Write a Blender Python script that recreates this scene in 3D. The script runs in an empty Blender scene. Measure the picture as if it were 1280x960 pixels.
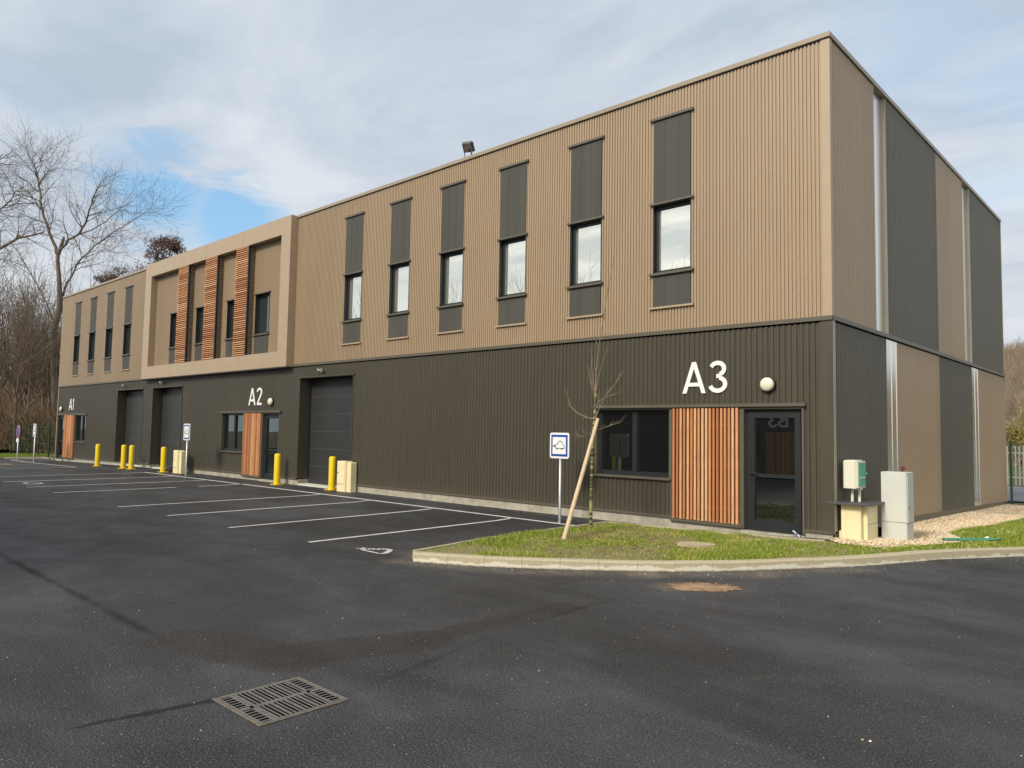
import bpy, math, random
from mathutils import Vector, Matrix, noise

# ------------------------------------------------------------------ camera
sc = bpy.context.scene
COL = sc.collection
CAM = Vector((4.35, -12.1906, 1.7756))
YAW, PIT, ROL, FPX = -0.7506, 0.0641, 0.0175, 927.17
F = Vector((math.sin(YAW)*math.cos(PIT), math.cos(YAW)*math.cos(PIT), math.sin(PIT)))
R0 = Vector((math.cos(YAW), -math.sin(YAW), 0)); U0 = R0.cross(F)
RX = R0*math.cos(ROL) + U0*math.sin(ROL); UX = -R0*math.sin(ROL) + U0*math.cos(ROL)
cam_d = bpy.data.cameras.new('camera'); cam = bpy.data.objects.new('camera', cam_d); COL.objects.link(cam)
cam.matrix_world = Matrix(((RX.x, UX.x, -F.x, CAM.x), (RX.y, UX.y, -F.y, CAM.y), (RX.z, UX.z, -F.z, CAM.z), (0, 0, 0, 1)))
cam_d.sensor_fit = 'HORIZONTAL'; cam_d.sensor_width = 36; cam_d.lens = 36*FPX/1280
cam_d.clip_start = .1; cam_d.clip_end = 2000
sc.camera = cam

def ray(px, py): return F + RX*((px-640)/FPX) - UX*((py-480)/FPX)
def at(px, py, depth): return CAM + ray(px, py)*depth          # a point in the world at a distance from where the photographer stood

# ------------------------------------------------------------------ light
SUN_EL, SUN_AZ = math.radians(36), math.radians(180)           # azimuth clockwise from +y : light comes from -x,-y
sd = Vector((math.sin(SUN_AZ)*math.cos(SUN_EL), math.cos(SUN_AZ)*math.cos(SUN_EL), math.sin(SUN_EL)))
sl = bpy.data.lights.new('sun', 'SUN'); sl.energy = 3.2; sl.angle = math.radians(14); sl.color = (1.0, .92, .80)
so = bpy.data.objects.new('sun', sl); COL.objects.link(so); so.rotation_euler = sd.to_track_quat('Z', 'Y').to_euler()

w = bpy.data.worlds.new('World'); sc.world = w; w.use_nodes = True
nt = w.node_tree; nt.nodes.clear()
class NB:
    def __init__(s, nt): s.nt = nt; s.L = nt.links
    def n(s, t, **k):
        o = s.nt.nodes.new(t)
        for a, b in k.items():
            if a == 'i':
                for kk, v in b.items():
                    if hasattr(v, 'is_linked') or isinstance(v, bpy.types.NodeSocket): s.L.new(v, o.inputs[kk])
                    else: o.inputs[kk].default_value = v
            else: setattr(o, a, b)
        return o
    def m(s, op, a, b=0.0, c=None, clamp=False):
        o = s.nt.nodes.new('ShaderNodeMath'); o.operation = op; o.use_clamp = clamp
        for i, v in enumerate((a, b, c)):
            if v is None: continue
            if isinstance(v, bpy.types.NodeSocket): s.L.new(v, o.inputs[i])
            else: o.inputs[i].default_value = v
        return o.outputs[0]
    def ramp(s, fac, stops):
        o = s.nt.nodes.new('ShaderNodeValToRGB'); s.L.new(fac, o.inputs[0]); e = o.color_ramp.elements
        while len(e) < len(stops): e.new(.5)
        for q, (p, c) in zip(e, stops):
            q.position = p; q.color = (c, c, c, 1) if isinstance(c, (int, float)) else (*c, 1)
        return o.outputs[0]
    def mix(s, fac, a, b, mode='MIX'):
        o = s.nt.nodes.new('ShaderNodeMix'); o.data_type = 'RGBA'; o.blend_type = mode
        for k, v in ((0, fac), (6, a), (7, b)):
            if isinstance(v, bpy.types.NodeSocket): s.L.new(v, o.inputs[k])
            else: o.inputs[k].default_value = v if isinstance(v, (int, float)) else (*v, 1)
        return o.outputs[2]
    def noise(s, vec, scale, detail=3, rough=.55, dist=0):
        o = s.nt.nodes.new('ShaderNodeTexNoise'); s.L.new(vec, o.inputs['Vector'])
        o.inputs['Scale'].default_value = scale; o.inputs['Detail'].default_value = detail
        o.inputs['Roughness'].default_value = rough; o.inputs['Distortion'].default_value = dist
        return o.outputs['Fac']
    def vmul(s, vec, v, add=(0, 0, 0)):
        o = s.nt.nodes.new('ShaderNodeVectorMath'); o.operation = 'MULTIPLY_ADD'
        s.L.new(vec, o.inputs[0]); o.inputs[1].default_value = v; o.inputs[2].default_value = add
        return o.outputs[0]
b = NB(nt)
tc = b.n('ShaderNodeTexCoord'); dirv = tc.outputs['Generated']
sky = b.n('ShaderNodeTexSky', sky_type='NISHITA', sun_disc=False, sun_elevation=SUN_EL, sun_rotation=SUN_AZ, altitude=100)
sep = b.n('ShaderNodeSeparateXYZ'); nt.links.new(dirv, sep.inputs[0])
zz = b.m('MAXIMUM', b.m('ADD', sep.outputs[2], .10), .05)
comb = b.n('ShaderNodeCombineXYZ', i={0: b.m('DIVIDE', sep.outputs[0], zz), 1: b.m('DIVIDE', sep.outputs[1], zz), 2: 0.0})
cv = b.vmul(comb.outputs[0], (.62, 1.0, 1))
n1 = b.noise(cv, .9, 6, .5, .35)
n2 = b.noise(b.vmul(comb.outputs[0], (.7, 1.2, 1), (7, 3, 0)), 1.7, 7, .58, .5)
def blob(d, k0, k1):
    o = b.n('ShaderNodeVectorMath', operation='DOT_PRODUCT'); nt.links.new(dirv, o.inputs[0]); o.inputs[1].default_value = Vector(d).normalized()
    return b.m('SMOOTH_MIN', b.m('MULTIPLY_ADD', o.outputs['Value'], 1/(k1-k0), -k0/(k1-k0), clamp=True), 1, 0.0)
g1 = b.m('MAXIMUM', blob((-.905, .345, .285), .9945, .9999), b.m('MULTIPLY', blob((-.868, .418, .262), .9965, .9999), 1.0))
g1 = b.m('MULTIPLY', g1, b.ramp(b.noise(b.vmul(dirv, (3, 3, 13)), 1.6, 5, .6, .6), [(.33, .25), (.52, 1.0)]))
g2 = b.m('MULTIPLY', blob((-.88, .24, .40), .95, 1.0), .34)
g3 = b.m('MULTIPLY', blob((-.18, .90, .40), .97, 1.0), .42)
gap = b.m('MAXIMUM', b.m('MAXIMUM', g1, g2), g3)
dens = b.m('SUBTRACT', b.m('MULTIPLY_ADD', n1, 1.1, .32), b.m('MULTIPLY', gap, .62))
mask = b.ramp(dens, [(.38, 0.0), (.74, 1.0)])
ccol = b.mix(b.ramp(n2, [(.36, 0.0), (.66, 1.0)]), (4.9, 5.75, 6.85), (7.3, 7.85, 8.5))
hor = b.ramp(sep.outputs[2], [(0.05, 1.0), (.36, 0.0)])
ccol = b.mix(b.m('MULTIPLY', hor, .75), ccol, (7.6, 7.9, 8.1))
# added bright lobe in the sky behind the camera, lights the gable and upstairs panes
back = b.n('ShaderNodeVectorMath', operation='DOT_PRODUCT'); nt.links.new(dirv, back.inputs[0]); back.inputs[1].default_value = Vector((.35, -.8, .35)).normalized()
bk = b.ramp(back.outputs['Value'], [(.2, 0.0), (.9, 1.0)])
bk = b.m('MULTIPLY', bk, b.ramp(n2, [(.38, .15), (.58, 1.0)]))
ccol = b.mix(bk, ccol, (15.0, 14.5, 13.2))
blue = b.mix(.5, b.mix(1.0, sky.outputs[0], (1.9, 1.9, 1.9), 'MULTIPLY'), (3.0, 6.3, 9.4))
full = b.mix(mask, blue, ccol)
bg = b.n('ShaderNodeBackground', i={'Strength': .1}); nt.links.new(full, bg.inputs[0])
wo = b.n('ShaderNodeOutputWorld'); nt.links.new(bg.outputs[0], wo.inputs[0])

sc.view_settings.view_transform = 'Standard'; sc.view_settings.look = 'None'
sc.view_settings.gamma = 1; sc.view_settings.exposure = 0.0

# ------------------------------------------------------------------ materials
def newmat(name):
    m = bpy.data.materials.new(name); m.use_nodes = True
    bb = NB(m.node_tree); p = m.node_tree.nodes['Principled BSDF']; bb.p = p
    t = bb.n('ShaderNodeTexCoord'); bb.obj = t.outputs['Object']
    g = bb.n('ShaderNodeNewGeometry'); bb.pos = g.outputs['Position']
    return m, bb
def setc(bb, c):
    if isinstance(c, bpy.types.NodeSocket): bb.L.new(c, bb.p.inputs['Base Color'])
    else: bb.p.inputs['Base Color'].default_value = (*c, 1)
def bump(bb, h, strength=.3, dist=.01):
    o = bb.n('ShaderNodeBump', i={'Height': h, 'Strength': strength, 'Distance': dist}); bb.L.new(o.outputs[0], bb.p.inputs['Normal'])
def plain(name, c, rough=.5, metal=0.0, var=.10, scale=3.0, spec=.5, stretch=(1, 1, 1)):
    m, bb = newmat(name)
    n = bb.noise(bb.vmul(bb.pos, stretch), scale, 4)
    n2 = bb.noise(bb.pos, 60, 2)
    f = bb.m('ADD', bb.m('MULTIPLY', n, .75), bb.m('MULTIPLY', n2, .25))
    lo = tuple(x*(1-var) for x in c); hi = tuple(x*(1+var) for x in c)
    setc(bb, bb.mix(bb.ramp(f, [(.3, 0.0), (.7, 1.0)]), lo, hi))
    bb.p.inputs['Roughness'].default_value = rough; bb.p.inputs['Metallic'].default_value = metal
    bb.p.inputs['Specular IOR Level'].default_value = spec
    return m
def sheet_metal(name, c, rough=.42, sheetw=1.58, axis=0):
    """coated steel sheet: each sheet a slightly different tone, faint runs of dirt"""
    m, bb = newmat(name)
    s = bb.n('ShaderNodeSeparateXYZ'); bb.L.new(bb.pos, s.inputs[0])
    k = bb.m('FLOOR', bb.m('DIVIDE', bb.m('ADD', s.outputs[0], s.outputs[1]), sheetw))
    wn = bb.n('ShaderNodeTexWhiteNoise', noise_dimensions='1D'); bb.L.new(k, wn.inputs['W'])
    st = bb.noise(bb.vmul(bb.pos, (6, 6, .35)), 1.5, 5, .6)
    bl = bb.noise(bb.pos, .5, 3)
    v = bb.m('ADD', bb.m('MULTIPLY', wn.outputs['Value'], .12), bb.m('ADD', bb.m('MULTIPLY', st, .16), bb.m('MULTIPLY', bl, .12)))
    v = bb.m('ADD', v, .79)
    vv = bb.n('ShaderNodeCombineXYZ', i={0: v, 1: v, 2: v})
    col = bb.mix(1.0, c, vv.outputs[0], 'MULTIPLY')
    low = bb.m('MULTIPLY', bb.ramp(bb.m('ADD', s.outputs[2], bb.m('MULTIPLY', st, .5)), [(.3, 1.0), (.75, 0.0)]), .22)
    col = bb.mix(low, col, (.17, .15, .12))
    setc(bb, col)
    bb.L.new(bb.m('MULTIPLY_ADD', st, .2, rough-.1), bb.p.inputs['Roughness'])
    return m
M = {}
M['tan'] = sheet_metal('tan_steel', (.365, .270, .175))
M['coping'] = plain('coping_steel', (.31, .255, .185), .35, var=.06)
M['tanflat'] = plain('tan_flashing', (.385, .295, .198), .4, var=.05)
M['dark'] = sheet_metal('dark_bronze_steel', (.066, .058, .041))
M['darkflat'] = plain('bronze_flashing', (.105, .094, .070), .4, var=.06)
M['corner'] = plain('corner_flashing', (.33, .30, .24), .4, var=.06)
M['greyp'] = sheet_metal('grey_panel', (.080, .079, .070), .6, .28)
M['greyside'] = sheet_metal('side_grey_steel', (.110, .102, .078), .5)
M['frame'] = plain('anthracite_frame', (.018, .022, .025), .38, var=.1)
M['greyp'].node_tree.nodes['Principled BSDF'].inputs['Specular IOR Level'].default_value = .12
M['garage'] = plain('sectional_door', (.032, .034, .035), .42, var=.12, scale=1.2)
M['seamlight'] = plain('door_joint', (.085, .088, .088), .4)
M['white'] = plain('white_letter', (.82, .82, .78), .45, var=.03)
M['whitep'] = plain('white_plastic', (.74, .71, .56), .35, var=.04)
M['steel'] = plain('galvanised_steel', (.42, .44, .46), .42, .7, var=.15, scale=20)
M['yellow'] = plain('yellow_paint', (.84, .60, .012), .36, var=.04, scale=8)
M['beige'] = plain('beige_polyester', (.80, .70, .42), .55, var=.06)
M['cabgrey'] = plain('pale_grey_cabinet', (.56, .57, .52), .5, var=.05)
M['slab'] = plain('dark_slab', (.07, .07, .072), .5)
M['green'] = plain('green_window', (.10, .42, .27), .3, var=.2, scale=30)
M['cream'] = plain('cream_box', (.70, .69, .54), .45, var=.05)
M['black'] = plain('black_plastic', (.012, .012, .013), .45)
M['blue'] = plain('sign_blue', (.015, .07, .32), .4, var=.03)
M['red'] = plain('sign_red', (.30, .03, .06), .4, var=.03)
M['signw'] = plain('sign_white', (.80, .81, .82), .35, var=.02)
M['fgreen'] = plain('fence_green', (.012, .05, .022), .45)
M['palis'] = plain('pale_fence', (.27, .28, .26), .5)
M['hose'] = plain('green_sheath', (.05, .26, .15), .4, var=.2)
M['iron'] = plain('cast_iron', (.15, .14, .125), .6, .2, var=.25, scale=25)
M['rustlip'] = plain('rusted_rim', (.17, .135, .10), .8, var=.35, scale=25)
M['void'] = plain('drain_dark', (.004, .004, .004), 1.0, spec=0.0)
M['roof'] = plain('roof_membrane', (.25, .25, .25), .8)
M['stake'] = plain('peeled_stake', (.56, .43, .27), .7, var=.18, scale=5, stretch=(4, 4, .7))
M['stone'] = plain('pale_stone', (.42, .34, .22), .9, var=.2, scale=15)
M['silver'] = plain('brushed_aluminium', (.80, .79, .74), .22, 1.0, var=.02, stretch=(1, 1, .1))
M['bright'] = plain('bright_aluminium', (.95, .95, .92), .30, 1.0, var=.01)
M['opal'] = plain('opal_polycarbonate', (.80, .82, .78), .22, var=.03)

def glassmat(name, dark, refl, tint, rough=.0):
    m, bb = newmat(name)
    gl = bb.n('ShaderNodeBsdfGlossy', i={'Roughness': rough}); gl.inputs[0].default_value = (*tint, 1)
    wv = bb.noise(bb.pos, 1.6, 2)
    bm = bb.n('ShaderNodeBump', i={'Height': wv, 'Strength': .05, 'Distance': .006}); bb.L.new(bm.outputs[0], gl.inputs['Normal'])
    df = bb.n('ShaderNodeBsdfDiffuse'); df.inputs[0].default_value = (*dark, 1)
    lw = bb.n('ShaderNodeFresnel', i={'IOR': 1.5})
    fac = bb.m('ADD', bb.m('MULTIPLY', lw.outputs[0], 1-refl), refl, clamp=True)
    mx = bb.n('ShaderNodeMixShader', i={0: fac, 1: df.outputs[0], 2: gl.outputs[0]})
    bb.L.new(mx.outputs[0], m.node_tree.nodes['Material Output'].inputs[0])
    return m
M['glass'] = glassmat('solar_glass', (.46, .45, .38), .70, (.98, 1.0, .93))  # pale base colour stands in for part of the bright sky reflection
M['glassdark'] = glassmat('dark_glass', (.008, .009, .009), .16, (.8, .9, .88))
M['glassleft'] = glassmat('dim_reflection_glass', (.03, .035, .035), .12, (.9, 1, .95))  # dimmer copy for the left windows, dark tree reflections put into the colour

def wood():
    m, bb = newmat('larch_batten')
    a = bb.n('ShaderNodeAttribute', attribute_name='tone')
    t = a.outputs['Fac']
    g = bb.noise(bb.vmul(bb.pos, (30, 30, 2.2)), 1.4, 5, .65)
    c = bb.ramp(t, [(0.0, (.38, .135, .055)), (.35, (.53, .225, .092)), (.7, (.65, .325, .14)), (1.0, (.74, .45, .22))])
    c = bb.mix(bb.m('MULTIPLY', bb.ramp(g, [(.42, 0.0), (.7, 1.0)]), .55), c, (.36, .13, .05))
    k = bb.n('ShaderNodeTexVoronoi', i={'Scale': 5.0}); bb.L.new(bb.vmul(bb.pos, (1.6, 1.6, 1)), k.inputs['Vector'])
    c = bb.mix(bb.ramp(k.outputs['Distance'], [(.03, .8), (.09, 0.0)]), c, (.10, .04, .02))
    setc(bb, c); bb.p.inputs['Roughness'].default_value = .6
    return m
M['wood'] = wood(); M['sidewood'] = plain('shaded_slat', (.30, .22, .14), .7, var=.25, scale=9)  # greyed darker slat colour paints the shade on the screen's side return

def concrete(name, base=(.34, .31, .24), light=(.52, .49, .40)):
    m, bb = newmat(name)
    n = bb.noise(bb.pos, 4, 6, .65); n2 = bb.noise(bb.pos, 45, 4, .6)
    c = bb.mix(bb.ramp(n, [(.35, 0.0), (.65, 1.0)]), base, light)
    c = bb.mix(bb.m('MULTIPLY', bb.ramp(n2, [(.4, 1.0), (.6, 0.0)]), .4), c, tuple(x*.5 for x in base))
    setc(bb, c); bb.p.inputs['Roughness'].default_value = .9; bump(bb, n2, .5, .01)
    return m
M['plinth'] = concrete('plinth_concrete')
def kerbmat():
    m, bb = newmat('kerb_concrete')
    s = bb.n('ShaderNodeSeparateXYZ'); bb.L.new(bb.pos, s.inputs[0])
    n = bb.noise(bb.pos, 9, 5, .6); n2 = bb.noise(bb.pos, 70, 4, .6); n3 = bb.noise(bb.pos, 2.2, 3, .6)
    c = bb.mix(bb.ramp(n2, [(.35, 0.0), (.65, 1.0)]), (.36, .31, .20), (.50, .44, .30))
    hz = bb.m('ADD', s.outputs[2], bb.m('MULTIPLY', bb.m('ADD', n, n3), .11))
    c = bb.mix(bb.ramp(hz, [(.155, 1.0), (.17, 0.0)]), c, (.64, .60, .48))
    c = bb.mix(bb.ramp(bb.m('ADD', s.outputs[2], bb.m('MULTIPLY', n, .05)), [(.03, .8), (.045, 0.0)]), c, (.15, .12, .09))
    setc(bb, c); bb.p.inputs['Roughness'].default_value = .92; bump(bb, n2, .5, .01)
    return m
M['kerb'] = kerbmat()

def asphalt():
    m, bb = newmat('asphalt')
    big = bb.noise(bb.pos, .22, 5, .6, .4); mid = bb.noise(bb.pos, 1.3, 5, .65, .3)
    fine = bb.noise(bb.pos, 70, 3, .75); grit = bb.n('ShaderNodeTexVoronoi', i={'Scale': 75.0}); bb.L.new(bb.pos, grit.inputs['Vector'])
    str_ = bb.noise(bb.vmul(bb.pos, (.5, 1.3, 1)), .55, 6, .62, .6)
    c = bb.mix(bb.ramp(bb.m('ADD', bb.m('MULTIPLY', big, .5), bb.m('MULTIPLY', str_, .5)), [(.42, 0.0), (.57, 1.0)]), (.030, .030, .032), (.084, .086, .095))
    c = bb.mix(bb.m('MULTIPLY', bb.ramp(mid, [(.42, 0.0), (.66, 1.0)]), .4), c, (.024, .022, .022))
    c = bb.mix(bb.ramp(fine, [(.50, 0.0), (.60, 1.0)]), bb.mix(.45, c, (.010, .010, .010)), bb.mix(.30, c, (.20, .19, .18)))
    sp = bb.n('ShaderNodeTexWhiteNoise', noise_dimensions='3D'); bb.L.new(grit.outputs['Position'], sp.inputs['Vector'])
    fl = bb.m('MULTIPLY', bb.m('GREATER_THAN', sp.outputs['Value'], .984), bb.m('LESS_THAN', grit.outputs['Distance'], .32))
    c = bb.mix(bb.m('MULTIPLY', fl, .8), c, (.42, .34, .22))
    s = bb.n('ShaderNodeSeparateXYZ'); bb.L.new(bb.pos, s.inputs[0]); X, Y = s.outputs[0], s.outputs[1]
    wob = bb.m('MULTIPLY', bb.m('SUBTRACT', bb.noise(bb.pos, 1.5, 4, .6), .5), .28)
    def seg(ax, ay, bx, by, w0, w1):
        dx, dy = bx-ax, by-ay; L2 = dx*dx+dy*dy; L = math.sqrt(L2)
        px = bb.m('SUBTRACT', X, ax); py = bb.m('SUBTRACT', Y, ay)
        t = bb.m('DIVIDE', bb.m('ADD', bb.m('MULTIPLY', px, dx), bb.m('MULTIPLY', py, dy)), L2, clamp=True)
        ex = bb.m('SUBTRACT', px, bb.m('MULTIPLY', t, dx)); ey = bb.m('SUBTRACT', py, bb.m('MULTIPLY', t, dy))
        d = bb.m('SQRT', bb.m('ADD', bb.m('MULTIPLY', ex, ex), bb.m('MULTIPLY', ey, ey)))
        d = bb.m('ADD', d, wob)
        return bb.ramp(d, [(w0, 1.0), (w1, 0.0)])
    # old joints between two asphalt lays, and the worn brown patch beside the drain
    c = bb.mix(bb.m('MULTIPLY', seg(-16, -9.3, -2.0, -9.55, .0, .07), .85), c, (.006, .0055, .005))
    c = bb.mix(bb.m('MULTIPLY', seg(-.7, -11.6, -.42, -9.9, .0, .022), .8), c, (.006, .005, .005))
    pass
    pass
    for a in ((-1.95, -9.45, -.85, -9.05, .28, .36), (-.95, -9.0, -.55, -8.0, .26, .34), (-.55, -8.0, -.50, -6.2, .12, .22)):
        c = bb.mix(bb.m('MULTIPLY', seg(*a), .55), c, bb.mix(bb.ramp(fine, [(.50, 0.0), (.62, 1.0)]), (.016, .012, .010), (.085, .066, .048)))
    c = bb.mix(bb.m('MULTIPLY', bb.m('MAXIMUM', seg(.12, -9.3, -.30, -7.2, .0, .045), seg(-.30, -7.2, -.34, -5.6, .0, .045)), .4), c, (.008, .007, .006))
    # silt washed along the kerb
    for a in ((-3.7, -5.75, -2.2, -5.1), (-2.2, -5.1, -.9, -4.05), (-.9, -4.05, .1, -2.9), (.1, -2.9, .9, -1.5), (-3.8, -5.6, -4.0, -5.2)):
        c = bb.mix(bb.m('MULTIPLY', seg(*a, .02, .34), bb.m('MULTIPLY', bb.ramp(mid, [(.35, 0.0), (.6, 1.0)]), .6)), c, (.20, .165, .125))
    c = bb.mix(bb.m('MULTIPLY', seg(-.22, -4.45, .26, -4.0, .16, .36), bb.ramp(mid, [(.38, .1), (.6, .7)])), c, (.17, .13, .09))
    setc(bb, c)
    bb.L.new(bb.ramp(bb.m('ADD', big, bb.m('MULTIPLY', bb.m('SUBTRACT', mid, .5), .5)), [(.35, .50), (.62, .80)]), bb.p.inputs['Roughness'])
    bb.p.inputs['Specular IOR Level'].default_value = .26
    h = bb.m('ADD', fine, bb.m('MULTIPLY', grit.outputs['Distance'], .6)); bump(bb, h, 1.0, .009)
    return m
M['asphalt'] = asphalt()
def ground(name, c1, c2, c3, s=3.0):
    m, bb = newmat(name)
    n = bb.noise(bb.pos, s, 6, .65); n2 = bb.noise(bb.pos, 40, 4, .7); n3 = bb.noise(bb.pos, s*.3, 3)
    c = bb.mix(bb.ramp(n, [(.4, 0.0), (.6, 1.0)]), c1, c2)
    c = bb.mix(bb.ramp(n3, [(.45, 0.0), (.62, .8)]), c, c3)
    c = bb.mix(bb.m('MULTIPLY', bb.ramp(n2, [(.35, 1.0), (.6, 0.0)]), .5), c, tuple(x*.4 for x in c1))
    setc(bb, c); bb.p.inputs['Roughness'].default_value = .95; bump(bb, n2, .8, .03)
    return m
M['soil'] = ground('turf_soil', (.24, .19, .09), (.33, .25, .14), (.22, .21, .07))
M['field'] = ground('field', (.075, .11, .028), (.12, .12, .05), (.15, .12, .07), .4)
M['leaf_litter'] = ground('leaf_litter', (.15, .10, .055), (.11, .08, .045), (.08, .07, .04), .5)
M['gravelbed'] = ground('gravel_bed', (.56, .43, .27), (.66, .53, .36), (.45, .35, .23), 8)
M['dirt'] = ground('dirt', (.40, .24, .13), (.30, .19, .11), (.46, .35, .21), 12)
def bladem(name, c1, c2, c3):
    m, bb = newmat(name)
    a = bb.n('ShaderNodeAttribute', attribute_name='tone')
    c = bb.ramp(a.outputs['Fac'], [(0.0, c1), (.5, c2), (1.0, c3)])
    setc(bb, c); bb.p.inputs['Roughness'].default_value = .6; bb.p.inputs['Specular IOR Level'].default_value = .25
    return m
M['blade'] = bladem('grass_blade', (.11, .19, .015), (.23, .30, .03), (.52, .43, .16))
M['pebble'] = bladem('pebble', (.34, .22, .12), (.68, .52, .32), (.82, .74, .58))
M['oakleaf'] = bladem('dry_leaf', (.07, .040, .028), (.12, .065, .042), (.17, .09, .055))
M['ever'] = bladem('yellowing_leaf', (.10, .12, .02), (.26, .23, .04), (.40, .32, .08))
def bark(name, c1, c2):
    m, bb = newmat(name)
    n = bb.noise(bb.vmul(bb.pos, (3, 3, .6)), 2.5, 5, .65)
    setc(bb, bb.mix(bb.ramp(n, [(.35, 0.0), (.65, 1.0)]), c1, c2)); bb.p.inputs['Roughness'].default_value = .9
    bump(bb, n, .4, .05)
    return m
M['bark'] = bark('grey_brown_bark', (.12, .09, .062), (.26, .20, .14))
M['barkd'] = bark('dark_bark', (.085, .065, .050), (.19, .145, .105))
M['twig'] = bark('brown_twig', (.13, .09, .06), (.25, .18, .115))
M['dense'] = bark('undergrowth', (.14, .098, .058), (.29, .205, .125))
def sapbark():
    m, bb = newmat('sapling_bark')
    n = bb.noise(bb.vmul(bb.pos, (1, 1, 22)), 1.0, 3, .6)
    setc(bb, bb.mix(bb.ramp(n, [(.46, 0.0), (.56, 1.0)]), (.05, .045, .02), (.30, .29, .10))); bb.p.inputs['Roughness'].default_value = .7
    return m
M['sap'] = sapbark()
M['paint'] = ground('road_paint', (.72, .71, .68), (.60, .59, .56), (.78, .77, .74), 6)

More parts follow.
